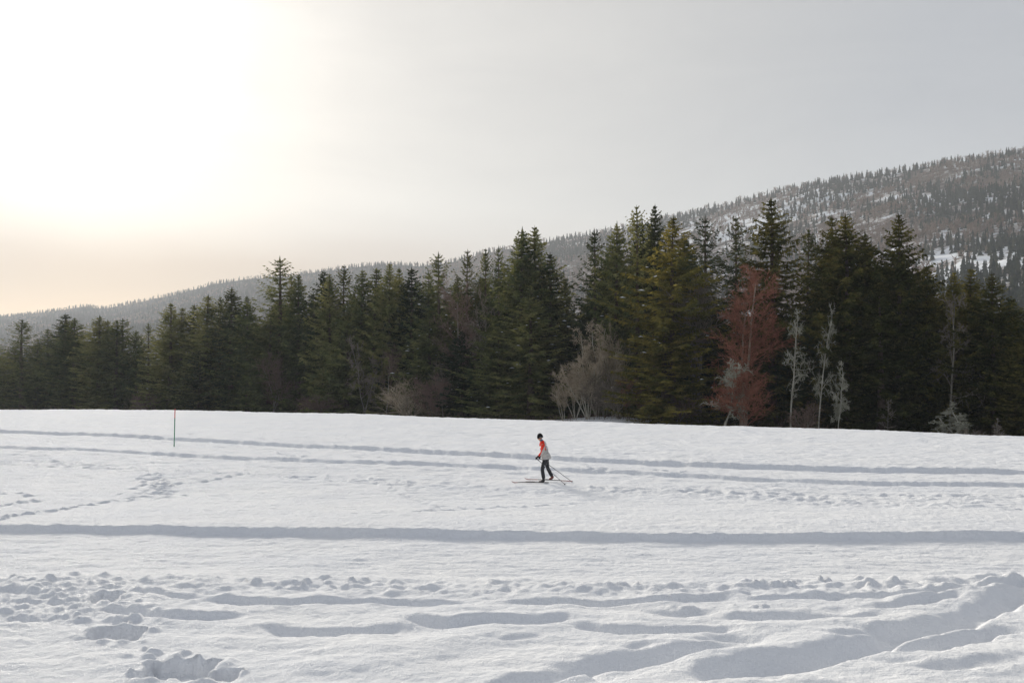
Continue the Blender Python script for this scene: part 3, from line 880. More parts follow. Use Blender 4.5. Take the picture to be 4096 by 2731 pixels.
GA = 'spruces along the front of the wood'
D_, O_, P_ = M_DARK, M_OLIVE, M_SPRUCE
TREES = [
 (-25, 1368, 0, 'dense', 150, P_, 0, 'low spruce cut off by the left edge of the picture'),
 (92, 1275, 0, 'open', 190, P_, 0, 'spruce with open star-shaped top branches, first whole tree from the left edge'),
 (148, 1352, 3, 'dense', 120, P_, 0, 'short spruce half hidden right of the open-topped leftmost tree'),
 (189, 1313, 6, 'narrow', 110, P_, 0, 'slim low spruce in the dip just right of the open-topped leftmost tree'),
 (262, 1250, 8, 'dense', 170, D_, 0, 'dark blunt-topped spruce rising just behind a greener spruce near the left end'),
 (296, 1267, 0, 'broad', 200, P_, 0, 'greener full spruce standing before a dark blunt-topped one near the left end'),
 (393, 1257, 0, 'dense', 180, P_, 0, 'wide spruce with a pointed top and a thinner top on its right flank'),
 (430, 1275, 4, 'narrow', 110, P_, 0, 'thin top on the right flank of a wide pointed spruce, left part of the wood'),
 (466, 1277, 1, 'dense', 160, P_, 0, 'left one of two near-touching tops just left of the low gap in the wood'),
 (489, 1269, 5, 'open', 170, P_, 0, 'right one of two near-touching tops just left of the low gap in the wood'),
 (546, 1318, 4, 'young', 120, P_, 0, 'lowest small spruce in the gap left of the marker pole'),
 (592, 1288, 8, 'open', 110, P_, 1, 'thin see-through spruce in the gap left of the marker pole'),
 (678, 1206, 0, 'dense', 180, P_, 1, 'tall pointed spruce directly above the marker pole'),
 (730, 1226, 5, 'narrow', 130, P_, 0, 'narrow spruce tucked right of the tree above the marker pole'),
 (775, 1211, 8, 'dense', 150, P_, 1, 'middle-sized spruce in the second row right of the marker pole'),
 (826, 1175, 0, 'narrow', 180, P_, 0, 'slender dense spire between the marker pole and the tall layered spruce'),
 (883, 1183, 6, 'open', 130, P_, 0, 'shorter open top wedged left of a heavier dark top, right of the marker pole'),
 (923, 1142, 2, 'dense', 190, D_, 0, 'heavy dark pointed spruce left of the tall layered spruce'),
 (992, 1178, 0, 'broad', 180, P_, 0, 'rounded bushy spruce close left of the tall layered spruce'),
 (800, 1395, -4, 'young', 210, D_, 0, 'young cone-shaped spruce in front of the row right of the marker pole'),
 (1117, 1020, 0, 'open', 250, P_, 0, 'tall spruce with bare layered branches, high above its neighbours in the left half'),
 (1160, 1094, 4, 'open', 130, P_, 0, 'small top touching the right side of the tall layered spruce'),
 (1192, 1089, 1, 'dense', 150, P_, 0, 'second small pointed top right of the tall layered spruce'),
 (1080, 1250, -2, 'dense', 200, P_, 0, 'lower spruce standing in front of the tall layered spruce'),
 (1255, 1165, 3, 'dense', 160, P_, 0, 'low sloping-topped spruce at the left foot of the flat-topped group'),
 (1301, 1071, 6, 'dense', 170, D_, 0, 'first dark top at the left end of the flat-topped middle group'),
 (1325, 1089, 0, 'broad', 190, P_, 0, 'full green spruce at the left end of the flat-topped middle group'),
 (1383, 1058, 4, 'open', 160, D_, 0, 'dark open top with upswept branches in the flat-topped middle group'),
 (1444, 1073, 0, 'dense', 170, P_, 0, 'even cone second row top between two dark tops of the middle group'),
 (1495, 1066, 2, 'narrow', 170, P_, 0, 'narrow olive spire in the centre of the flat-topped middle group'),
 (1561, 1045, 0, 'broad', 200, P_, 0, 'rounded highest tree of the flat-topped middle group'),
 (1592, 1063, 5, 'dense', 150, P_, 0, 'top leaning on the right of the rounded highest middle tree'),
 (1648, 1063, 1, 'narrow', 170, D_, 0, 'dark needle-pointed spruce at the right end of the middle group'),
 (1385, 1272, -4, 'young', 230, P_, 0, 'young spruce in front of the middle group behind the double-stemmed bare tree'),
 (1758, 1002, 0, 'open', 210, P_, 1, 'spruce with an airy spiked top left of the pinkish bare crown'),
 (1709, 1078, 3, 'dense', 160, P_, 0, 'shorter spruce at the left shoulder of the airy spiked top'),
 (1720, 1250, -3, 'broad', 220, P_, 1, 'low broad spruce below the airy spiked top'),
 (1867, 992, 6, 'open', 150, D_, 1, 'dark spiky top poking out above the pinkish bare crown'),
 (1949, 989, 7, 'open', 130, P_, 0, 'left one of two thin tops beside the pinkish bare crown'),
 (1997, 977, 5, 'open', 120, P_, 0, 'right one of two thin tops beside the pinkish bare crown'),
 (1850, 1320, -2, 'broad', 240, D_, 1, 'dark low spruce beneath the pinkish bare crown'),
 (2086, 900, 0, 'dense', 240, P_, 0, 'left top of the tall twin spruces above the skier'),
 (2136, 897, 2, 'dense', 230, P_, 1, 'right top of the tall twin spruces above the skier'),
 (1990, 1260, -4, 'broad', 260, P_, 0, 'broad low spruce at the left foot of the tall twins'),
 (2120, 1180, -5, 'ragged', 300, P_, 1, 'shaggy spruce filling the front below the tall twins'),
 (2203, 1005, 3, 'dense', 210, D_, 1, 'dark snow-flecked spruce right of the tall twins'),
 (2262, 1098, 12, 'young', 110, D_, 1, 'small dark spruce alone in the gap where the hill shows, above the pale bushes'),
 (2375, 916, 2, 'open', 210, D_, 1, 'dark layered spruce with drooping boughs just right of the hill gap'),
 (2362, 1200, 6, 'dense', 210, D_, 1, 'dark snow-dusted spruce directly behind the pale bushes'),
 (2462, 878, 1, 'dense', 200, P_, 0, 'dense spruce with a thin crooked tip between the layered one and a taller pair'),
 (2545, 817, 3, 'open', 190, P_, 0, 'left one of the pair of highest tops in the middle of the wood'),
 (2612, 811, 6, 'dense', 180, D_, 0, 'right one of the pair of highest tops in the middle of the wood'),
 (2686, 858, -8, 'ragged', 370, O_, 1, 'big bright olive spruce with a broad shaggy crown, lightest of the wood'),
 (2660, 1240, -9, 'ragged', 340, O_, 0, 'low olive spruce skirting the front of the big bright olive one'),
 (2826, 855, 5, 'open', 230, D_, 0, 'dark spruce with a full top behind the tall grey bare tree'),
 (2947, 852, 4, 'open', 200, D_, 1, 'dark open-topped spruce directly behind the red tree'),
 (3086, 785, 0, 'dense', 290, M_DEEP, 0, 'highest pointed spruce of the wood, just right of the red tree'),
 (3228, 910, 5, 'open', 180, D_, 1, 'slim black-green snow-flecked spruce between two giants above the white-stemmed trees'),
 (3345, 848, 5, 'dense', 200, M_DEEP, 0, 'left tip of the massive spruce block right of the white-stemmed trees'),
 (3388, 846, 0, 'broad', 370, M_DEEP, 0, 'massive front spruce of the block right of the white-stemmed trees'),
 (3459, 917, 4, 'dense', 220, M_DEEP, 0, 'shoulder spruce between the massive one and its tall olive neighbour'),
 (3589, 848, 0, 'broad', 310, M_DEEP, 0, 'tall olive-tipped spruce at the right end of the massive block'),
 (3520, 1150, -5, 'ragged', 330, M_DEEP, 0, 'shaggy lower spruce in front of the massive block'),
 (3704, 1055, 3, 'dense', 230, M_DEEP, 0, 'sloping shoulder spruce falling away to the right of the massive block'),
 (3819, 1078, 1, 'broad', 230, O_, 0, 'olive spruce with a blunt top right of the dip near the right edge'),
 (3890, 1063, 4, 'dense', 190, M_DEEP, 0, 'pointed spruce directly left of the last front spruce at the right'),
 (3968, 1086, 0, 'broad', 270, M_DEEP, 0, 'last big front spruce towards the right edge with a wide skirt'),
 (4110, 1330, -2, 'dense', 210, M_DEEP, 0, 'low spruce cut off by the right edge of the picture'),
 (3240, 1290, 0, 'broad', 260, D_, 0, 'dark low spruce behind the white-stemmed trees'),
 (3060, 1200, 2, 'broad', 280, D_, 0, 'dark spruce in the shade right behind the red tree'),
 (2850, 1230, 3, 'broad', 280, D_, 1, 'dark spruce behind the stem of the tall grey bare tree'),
]
for (px, yt, off, st, w, mat, sn, lb) in TREES:
    add_spruce(px, yt, off, st, w, mat, lb, GA, bool(sn))
# the wood goes on behind the front row
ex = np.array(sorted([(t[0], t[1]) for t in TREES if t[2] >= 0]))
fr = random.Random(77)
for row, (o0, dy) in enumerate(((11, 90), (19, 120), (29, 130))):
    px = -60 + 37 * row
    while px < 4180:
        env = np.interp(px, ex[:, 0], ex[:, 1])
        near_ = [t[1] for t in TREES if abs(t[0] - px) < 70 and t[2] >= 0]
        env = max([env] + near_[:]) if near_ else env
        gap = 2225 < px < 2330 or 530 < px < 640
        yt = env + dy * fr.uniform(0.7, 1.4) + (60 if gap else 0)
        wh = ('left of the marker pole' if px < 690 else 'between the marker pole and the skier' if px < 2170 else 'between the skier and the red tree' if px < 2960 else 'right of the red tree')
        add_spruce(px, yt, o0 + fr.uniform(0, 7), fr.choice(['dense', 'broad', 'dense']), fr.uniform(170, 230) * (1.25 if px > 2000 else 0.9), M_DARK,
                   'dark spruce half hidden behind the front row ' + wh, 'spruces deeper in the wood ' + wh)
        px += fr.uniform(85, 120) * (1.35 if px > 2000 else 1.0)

# ------------------------------------------------------------------ leafless trees
class Twig:
    def __init__(s, seed):
        s.r = random.Random(seed); s.tv = []; s.tf = []; s.bv = []; s.bf = []; s.np = np.random.RandomState(seed)
    def tube(s, pts, rads, trunk, ns):
        V = s.tv if trunk else s.bv; F = s.tf if trunk else s.bf
        b = len(V); n = len(pts)
        for i, (p, rd) in enumerate(zip(pts, rads)):
            dv = (pts[min(i + 1, n - 1)] - pts[max(i - 1, 0)]).normalized()
            u = dv.orthogonal().normalized(); w = dv.cross(u)
            for k in range(ns):
                a = 2 * math.pi * k / ns
                V.append(p + (u * math.cos(a) + w * math.sin(a)) * rd)
        for i in range(n - 1):
            for k in range(ns):
                F.append((b + i * ns + k, b + i * ns + (k + 1) % ns, b + (i + 1) * ns + (k + 1) % ns, b + (i + 1) * ns + k))
    def grow(s, p, dv, L, rad, lev, maxlev, cfg):
        r = s.r
        n = 6 if lev == 0 else (4 if lev == 1 else 3)
        pts = [p]; dirs = [dv]
        for i in range(n):
            j = cfg['bend'][min(lev, len(cfg['bend']) - 1)]
            dv = (dv + Vector((r.gauss(0, j), r.gauss(0, j), r.gauss(0, j) + cfg['up'][min(lev, len(cfg['up']) - 1)]))).normalized()
            pts.append(pts[-1] + dv * (L / n)); dirs.append(dv)
        tip = cfg.get('tip', 0.35)
        rads = [max(rad * (1 - (1 - tip) * i / n), cfg['thin']) for i in range(n + 1)]
        s.tube(pts, rads, lev == 0, 6 if lev == 0 else (4 if lev == 1 else 3))
        if lev >= maxlev:
            for k in range(cfg.get('spray', 3)):
                i = r.randrange(1, n + 1); q = pts[i]
                q2 = q + (dirs[i] * 1.0 + Vector((r.gauss(0, .55), r.gauss(0, .55), r.gauss(0.1, .5)))) * (L * r.uniform(0.3, 0.7))
                sd_ = (q2 - q).orthogonal().normalized() * (cfg['thin'] * 0.75)
                b = len(s.bv); s.bv.extend([q - sd_, q + sd_, q2 + sd_ * 0.5, q2 - sd_ * 0.5]); s.bf.append((b, b + 1, b + 2, b + 3))
            return
        nk = cfg['kids'][min(lev, len(cfg['kids']) - 1)]
        lo = cfg['from'][min(lev, len(cfg['from']) - 1)]
        for k in range(nk):
            t = lo + (1 - lo) * (k + r.random()) / nk
            f = t * n; i = min(int(f), n - 1); q = pts[i].lerp(pts[i + 1], f - i)
            base = dirs[i]
            ax = base.orthogonal().normalized(); ax.rotate(Matrix.Rotation(r.uniform(0, 6.283), 3, base))
            ang_ = math.radians(r.gauss(cfg['ang'][min(lev, len(cfg['ang']) - 1)], 9))
            nd = (base * math.cos(ang_) + ax * math.sin(ang_)).normalized()
            ln = L * cfg['len'][min(lev, len(cfg['len']) - 1)] * r.uniform(0.6, 1.2) * (1.1 - 0.55 * t if lev == 0 else 1.0)
            s.grow(q, nd, ln, rads[i] * cfg['rad'], lev + 1, maxlev, cfg)

CFG = {
 # upright fan-shaped crown on a long stem
 'fan': dict(bend=(0.05, 0.10, 0.16, 0.2), up=(0.05, 0.10, 0.08, 0.05), kids=(11, 6, 5, 3), ang=(30, 32, 38, 40), len=(0.42, 0.50, 0.5, 0.5), rad=0.5, thin=0.018, **{'from': (0.35, 0.25, 0.2, 0.2)}),
 # gnarled pale tree
 'gnarl': dict(bend=(0.13, 0.28, 0.36, 0.4), up=(0.04, 0.04, 0.03, 0.02), kids=(11, 6, 5, 3), ang=(58, 52, 52, 50), len=(0.27, 0.5, 0.5, 0.5), rad=0.55, thin=0.024, **{'from': (0.25, 0.2, 0.15, 0.15)}),
 # wide bushy
 'bush': dict(bend=(0.12, 0.16, 0.22, 0.3), up=(0.06, 0.09, 0.07, 0.04), kids=(9, 6, 5, 2), spray=3, ang=(38, 36, 40, 40), len=(0.55, 0.52, 0.45, 0.5), rad=0.60, thin=0.023, **{'from': (0.15, 0.2, 0.2, 0.2)}),
 # dense red crown
 'red': dict(bend=(0.04, 0.12, 0.20, 0.26), up=(0.04, 0.06, 0.06, 0.05), kids=(24, 8, 6, 3), ang=(46, 40, 42, 42), len=(0.30, 0.45, 0.42, 0.5), rad=0.38, thin=0.018, spray=5, **{'from': (0.30, 0.22, 0.15, 0.1)}),
}
def bare_tree(name, seed, px, py_top, off, cfg, stems, width, tw, bk, label, maxlev=3, group='bare trees at the edge of the wood', splay=0.25, trad=0.011, cat='tree', base_y=None, leaves=0):
    Y = edge_depth(px) + off; X = (px - CX) / FPX * Y
    zb = ground_z(X, Y) - 0.1
    H = CAMZ + slope_at(py_top) * Y - zb
    T = Twig(seed)
    for k in range(stems):
        a = T.r.uniform(0, 6.28); sp = splay * (0.3 + T.r.random()) if stems > 1 else 0.03
        dv = Vector((math.cos(a) * sp, math.sin(a) * sp, 1)).normalized()
        hs = T.r.uniform(0.72, 1.0) if k else 1.0
        T.grow(Vector((math.cos(a) * 0.15 * (stems > 1), math.sin(a) * 0.15 * (stems > 1), 0)), dv, H * 0.86 * hs, H * trad * (0.8 if stems > 1 else 1), 0, maxlev, CFG[cfg])
    tv = np.array(T.tv, float); bv = np.array(T.bv, float)
    top = max(tv[:, 2].max(), bv[:, 2].max())
    wid = max(np.percentile(np.abs(bv[:, 0]), 97), 0.1)
    sx = (width * 0.5 / FPX * Y) / wid; sx = min(max(sx, 0.45), 2.2)
    sc = np.array([sx, sx, H / top])
    root = empty(name, (X, Y, zb))
    link('trunk', mesh_np('trunk', tv * sc, np.array(T.tf), [bk], True), root)
    link('crown', mesh_np('crown', bv * sc, np.array(T.bf), [tw], True), root)
    if leaves:
        c = bv[T.np.randint(0, len(bv), leaves)] * sc
        c = c[c[:, 2] > H * 0.18]
        n = len(c); a = T.np.randn(n, 3); a /= np.linalg.norm(a, axis=1)[:, None]; b = np.cross(a, T.np.randn(n, 3)); b /= np.linalg.norm(b, axis=1)[:, None]
        c = c + T.np.randn(n, 3) * 0.12; L = 0.10
        Q = np.stack([c - a * L, c + b * L * 0.6, c + a * L, c - b * L * 0.6], 1).reshape(-1, 3)
        lv = link('dry_leaves', mesh_np('dry_leaves', Q, np.arange(4 * n).reshape(-1, 4), [M_TW['rust']]), root)
        lv['kind'] = 'stuff'
    tag(root, label, cat, group)
    return root

TW = M_TW
BARE = [
 ('bare_tree', 201, 1085, 1385, -6, 'bush', 3, 210, TW['brown'], M_GREYBARK, 'leafless brownish spreading tree under the tall layered spruce', {}),
 ('bare_tree', 202, 1460, 1335, -7, 'gnarl', 2, 150, TW['grey'], M_GREYBARK, 'double-stemmed grey bare tree in front of the middle group of spruces', dict(splay=0.16)),
 ('bare_tree', 203, 1545, 1365, -6, 'fan', 1, 120, TW['brown'], M_GREYBARK, 'single slender bare tree right of the double-stemmed one', {}),
 ('bare_shrub', 204, 1640, 1490, -9, 'bush', 9, 200, TW['pale'], M_GREYBARK, 'many-stemmed twiggy shrub in front of the middle group', dict(cat='shrub', splay=0.5, maxlev=2)),
 ('bare_shrub', 205, 1735, 1480, -8, 'bush', 5, 150, TW['pink'], M_GREYBARK, 'pinkish-brown shrub beside the many-stemmed twiggy one', dict(cat='shrub', splay=0.35)),
 ('bare_tree', 206, 1772, 1432, -7, 'fan', 1, 80, TW['grey'], M_GREYBARK, 'thin grey sapling below the airy spiked spruce', {}),
 ('bare_tree', 207, 1850, 1090, -1, 'red', 1, 180, TW['pink'], M_GREYBARK, 'bare tree with a hazy pinkish crown between spruces left of the twins', dict(maxlev=3)),
 ('bare_tree', 208, 1952, 1085, -1, 'fan', 1, 170, TW['grey'], M_GREYBARK, 'grey-stemmed bare tree close left of the tall twin spruces', {}),
 ('bare_tree', 209, 2388, 1275, -5, 'gnarl', 3, 190, TW['pale'], M_PALEBARK, 'tallest of the pale bare bushes, behind and above the others', dict(splay=0.22)),
 ('bare_tree', 210, 2352, 1400, -9, 'fan', 6, 210, TW['pale'], M_PALEBARK, 'broad pale bush with a light stem, front left of the bush group', dict(splay=0.3)),
 ('bare_tree', 211, 2450, 1285, -5, 'bush', 4, 130, TW['pale'], M_PALEBARK, 'upright pale bush with brush-like top left of the big olive spruce', dict(splay=0.2)),
 ('bare_shrub', 212, 2480, 1500, -9, 'bush', 6, 200, TW['grey'], M_GREYBARK, 'low grey shrub right of the broad pale bush', dict(cat='shrub', splay=0.4, maxlev=2)),
 ('oak_tree', 213, 2592, 1450, -9, 'gnarl', 2, 210, TW['brown'], M_GREYBARK, 'small tree still holding rusty leaves in front of the big olive spruce', dict(leaves=2600, splay=0.3)),
 ('bare_tree', 214, 2795, 1075, -5, 'fan', 2, 260, TW['grey'], M_GREYBARK, 'tall grey bare tree with upswept branches left of the red tree', dict(splay=0.06)),
 ('red_tree', 215, 2960, 1045, -8, 'red', 2, 290, TW['red'], M_REDBARK, 'tall tree with a dense rust-red twig crown', dict(splay=0.05)),
 ('red_tree', 225, 2985, 1440, -9, 'bush', 5, 230, TW['red'], M_REDBARK, 'low spreading red thicket at the foot of the tall red tree', dict(splay=0.5)),
 ('bare_tree', 216, 2885, 1430, -10, 'gnarl', 2, 150, TW['lichen'], M_PALEBARK, 'crooked pale tree leaning over the left foot of the red tree', dict(splay=0.35)),
 ('bare_tree', 217, 3160, 1228, -9, 'gnarl', 1, 130, TW['lichen'], M_PALEBARK, 'slim lichen-grey tree, left one of three white-stemmed trees', {}),
 ('bare_tree', 218, 3268, 1200, -9, 'gnarl', 1, 160, TW['lichen'], M_PALEBARK, 'tallest and brightest of three white-stemmed trees', dict(trad=0.013)),
 ('bare_tree', 219, 3345, 1440, -9, 'gnarl', 2, 90, TW['lichen'], M_PALEBARK, 'short right one of three white-stemmed trees', dict(splay=0.2)),
 ('bare_shrub', 220, 3220, 1590, -10, 'bush', 6, 130, TW['brown'], M_GREYBARK, 'low brown shrub between the white stems', dict(cat='shrub', splay=0.5, maxlev=2)),
 ('bare_tree', 221, 3838, 1600, -8, 'gnarl', 2, 140, TW['lichen'], M_PALEBARK, 'small pale crooked tree at the snow edge near the right end', dict(splay=0.3)),
 ('bare_tree', 222, 3548, 1590, -8, 'gnarl', 1, 60, TW['grey'], M_GREYBARK, 'tiny bare sapling in front of the massive spruces', dict(maxlev=2)),
 ('bare_shrub', 223, 3965, 1670, -8, 'gnarl', 3, 150, TW['grey'], M_GREYBARK, 'low tangle of bent bare branches at the snow edge far right', dict(cat='shrub', splay=1.0, maxlev=2)),
 ('bare_tree', 224, 3795, 1165, -2, 'gnarl', 1, 180, TW['grey'], M_GREYBARK, 'dim leafless tree against dark spruces in the dip near the right edge', {}),
 ('bare_shrub', 228, 2300, 1455, -8, 'fan', 6, 140, TW['pale'], M_PALEBARK, 'twiggy pale bush leaning left at the left end of the bush group', dict(cat='shrub', splay=0.4, maxlev=2)),
 ('bare_shrub', 229, 2420, 1470, -8, 'bush', 6, 170, TW['grey'], M_GREYBARK, 'grey-brown bush filling the middle of the pale bush group', dict(cat='shrub', splay=0.35, maxlev=3)),
 ('bare_shrub', 230, 1280, 1560, -7, 'bush', 6, 190, TW['brown'], M_GREYBARK, 'low brown shrub left of the double-stemmed bare tree', dict(cat='shrub', splay=0.6, maxlev=2)),
 ('bare_shrub', 231, 2700, 1560, -9, 'bush', 5, 190, TW['brown'], M_GREYBARK, 'dim brown shrub beneath the big olive spruce', dict(cat='shrub', splay=0.5, maxlev=2)),
 ('bare_shrub', 226, 2255, 1520, -9, 'fan', 3, 90, TW['pale'], M_PALEBARK, 'few pale leaning stems left of the bush group, above the skier', dict(cat='shrub', splay=0.2, maxlev=2)),
 ('bare_shrub', 227, 600, 1560, -6, 'bush', 5, 150, TW['brown'], M_GREYBARK, 'small brown shrub at the snow edge left of the marker pole', dict(cat='shrub', splay=0.6, maxlev=2)),
]
for (nm, sd, px, yt, off, cf, stems, w, tw, bk, lb, kw) in BARE:
    bare_tree(nm, sd, px, yt, off, cf, stems, w, tw, bk, lb, **kw)

# brush along the foot of the wood: a tangle nobody could count
br = np.random.RandomState(9)
n = 5200
pxs = br.uniform(-80, 4180, n); offs = br.uniform(-11, 3, n)
Yb = 135.4 / (1 + 0.8 * (pxs - CX) / FPX) + offs; Xb = (pxs - CX) / FPX * Yb
zb = np.array([ground_z(x, y) for x, y in zip(Xb, Yb)]) - 0.05
clump = np.clip(0.35 + 0.9 * gnoise(Xb * 0.16, Yb * 0.16, 71), 0.08, 1.2)
hb = br.uniform(0.5, 2.4, n) * clump
P = np.stack([Xb, Yb, zb], 1); tip = P + np.stack([br.randn(n) * 0.35, br.randn(n) * 0.35, np.ones(n)], 1) * hb[:, None]
mid = P * 0.45 + tip * 0.55 + br.randn(n, 3) * 0.08
a = br.uniform(0, 6.28, n); sd = np.stack([np.cos(a), np.sin(a), 0 * a], 1) * 0.022
t2 = mid + np.stack([br.randn(n) * 0.4, br.randn(n) * 0.4, 0.5 + 0 * a], 1) * hb[:, None] * 0.6
Q = np.concatenate([np.stack([P - sd, P + sd, mid + sd, mid - sd], 1), np.stack([mid - sd, mid + sd, tip + sd * .5, tip - sd * .5], 1), np.stack([mid - sd, mid + sd, t2 + sd * .5, t2 - sd * .5], 1)])
tag(link('undergrowth', mesh_np('undergrowth', Q.reshape(-1, 3), np.arange(len(Q) * 4).reshape(-1, 4), [TW['brown']])), 'brown leafless brush along the foot of the wood', 'brush', None, 'stuff')

# ------------------------------------------------------------------ marker pole
def lathe(name, prof, mat, parent, ns=10, axis_from=None, axis_to=None):
    """prof: list of (radius, height); axis from-to optional"""
    V = []; F = []
    for rd, z in prof:
        for k in range(ns):
            a = 2 * math.pi * k / ns; V.append((rd * math.cos(a), rd * math.sin(a), z))
    n = len(prof)
    for i in range(n - 1):
        for k in range(ns): F.append((i * ns + k, i * ns + (k + 1) % ns, (i + 1) * ns + (k + 1) % ns, (i + 1) * ns + k))
    me = mesh_np(name, np.array(V), np.array(F), [mat], True)
    o = link(name, me, parent)
    if axis_from is not None:
        dv = Vector(axis_to) - Vector(axis_from)
        o.rotation_euler = dv.to_track_quat('Z', 'Y').to_euler(); o.location = axis_from
    return o
M_GREEN = plain('green_plastic', (0.02, 0.20, 0.10), 0.4, 0.4)
M_REDP = plain('red_plastic', (0.55, 0.045, 0.03), 0.4, 0.4)
mx_, my_ = ground_pt(700, 1785)
mz = ground_z(mx_, my_)
mk = empty('marker_pole', (mx_, my_, mz - 0.1))
top_z = CAMZ + slope_at(1634) * my_ - mz + 0.1
red_z = CAMZ + slope_at(1672) * my_ - mz + 0.1
mk.rotation_euler = (0, R_(0.8), 0)
lathe('lower_shaft', [(0.0, 0), (0.026, 0.0), (0.026, red_z), (0, red_z)], M_GREEN, mk)
lathe('upper_shaft', [(0.0, red_z + 0.001), (0.024, red_z + 0.001), (0.024, top_z - 0.03), (0.012, top_z), (0, top_z)], M_REDP, mk)
tag(mk, 'thin trail marker pole, green with a red top, stuck in the snow', 'pole')

# ------------------------------------------------------------------ the skier
SK_PX, SK_PY = 2174, 1930
kx, ky = ground_pt(SK_PX, SK_PY)
kz = ground_z(kx, ky)
U = ky / FPX / 6.03                       # metres per pixel of the enlarged reference
SK = lambda x, y, dy=0.0: Vector(((x - 750) * U, dy, (1375 - y) * U))   # side view point, dy away from the camera
person = empty('person', (kx, ky, kz + 0.02))
tag(person, 'cross-country skier in red and grey jacket, black trousers and beanie, striding left', 'person')

def skin(name, verts, edges, radii, root, mat, parent, sub=2):
    me = bpy.data.meshes.new(name)
    me.from_pydata([tuple(v) for v in verts], edges, [])
    me.materials.append(mat)
    o = link(name, me, parent)
    sm = o.modifiers.new('skin', 'SKIN'); sm.use_smooth_shade = True
    for i, sv in enumerate(me.skin_vertices[0].data):
        rd = radii[i]; sv.radius = rd if isinstance(rd, tuple) else (rd, rd)
        sv.use_root = (i == root)
    ss = o.modifiers.new('smooth', 'SUBSURF'); ss.levels = sub; ss.render_levels = sub
    return o

class Skel:
    def __init__(s): s.v = []; s.e = []; s.r = []
    def add(s, p, r, parent=None):
        s.v.append(Vector(p)); s.r.append(r)
        if parent is not None: s.e.append((parent, len(s.v) - 1))
        return len(s.v) - 1
    def chain(s, parent, pts):
        for p, r in pts: parent = s.add(p, r, parent)
        return parent

NEARY, FARY = -0.17, 0.17
# joints
pel = SK(800, 830); waist = SK(775, 690); chest = SK(740, 540); upc = SK(715, 450); neckb = SK(690, 385); neckt = SK(672, 350); headc = SK(660, 300); headt = SK(662, 240)
shL, elL, wrL, hdL = SK(722, 455, NEARY - 0.02), SK(735, 620, NEARY - 0.07), SK(625, 735, NEARY - 0.06), SK(580, 772, NEARY - 0.06)
shR, elR, wrR, hdR = SK(722, 455, FARY + 0.02), SK(760, 610, FARY + 0.08), SK(690, 745, FARY + 0.07), SK(655, 790, FARY + 0.07)
hipL, knL, anL = SK(790, 850, -0.10), SK(712, 1045, -0.13), SK(748, 1270, -0.12)
hipR, knR, anR = SK(815, 850, 0.10), SK(845, 1030, 0.13), SK(950, 1230, 0.16)
toeL, heelL = SK(625, 1352, -0.12), SK(768, 1352, -0.12)
toeR, heelR = SK(885, 1310, 0.18), SK(1000, 1275, 0.17)

def hand_chains(sk, wrist_idx, wrist, hand, palm_r, fr_, side):
    """palm, four curled fingers of unequal length and a thumb, closed round a grip"""
    dv = (hand - wrist).normalized()
    across = Vector((0, 1, 0)) * side
    downv = dv.cross(across).normalized()
    if downv.z > 0: downv = -downv
    palm = sk.add(hand - dv * 0.01, palm_r, wrist_idx)
    for i, ln in enumerate((0.034, 0.038, 0.035, 0.028)):
        off = across * 0.0 + Vector((0, (i - 1.5) * 0.019, 0))
        k1 = hand + dv * 0.035 + off
        k2 = k1 + dv * ln * 0.7 + downv * ln * 0.7
        k3 = k2 - dv * ln * 0.5 + downv * ln * 0.6
        sk.chain(palm, [(k1, fr_ * 1.1), (k2, fr_), (k3, fr_ * 0.9)])
    t1 = hand - dv * 0.005 + across * 0.03 * -1 + downv * 0.015
    sk.chain(palm, [(t1, fr_ * 1.15), (t1 + dv * 0.03 + downv * 0.025, fr_)])

M_SKIN = plain('skin', (0.52, 0.27, 0.17), 0.5, 0.3, 0.06)
M_TROUS = plain('black_trousers', (0.022, 0.023, 0.027), 0.55, 0.35, 0.3, 14)
M_BLACK = plain('black_knit', (0.010, 0.009, 0.010), 0.8, 0.15, 0.3, 40)
M_GLOVE = plain('black_glove', (0.010, 0.010, 0.012), 0.6, 0.3)
M_GREYJ = plain('grey_jacket', (0.50, 0.485, 0.46), 0.6, 0.25, 0.08, 12)
M_BLUE = plain('blue_scarf', (0.12, 0.19, 0.30), 0.8, 0.1, 0.25)
M_WHITE = plain('white_print', (0.75, 0.75, 0.75), 0.6, 0.2, 0.04)
M_BOOT = plain('black_boot', (0.018, 0.018, 0.02), 0.5, 0.4)
M_BOOTR = plain('red_boot', (0.16, 0.045, 0.035), 0.5, 0.4)
M_LENS = plain('dark_lens', (0.006, 0.006, 0.008), 0.1, 0.6, 0.0)
M_SKIBLK = plain('ski_black', (0.012, 0.012, 0.014), 0.3, 0.5)
M_SKIRED = plain('ski_red', (0.22, 0.032, 0.032), 0.3, 0.5)
M_SHAFT = plain('pole_shaft', (0.045, 0.05, 0.055), 0.35, 0.5)
M_SILVER = plain('pole_silver', (0.55, 0.56, 0.58), 0.35, 0.5, 0.05)

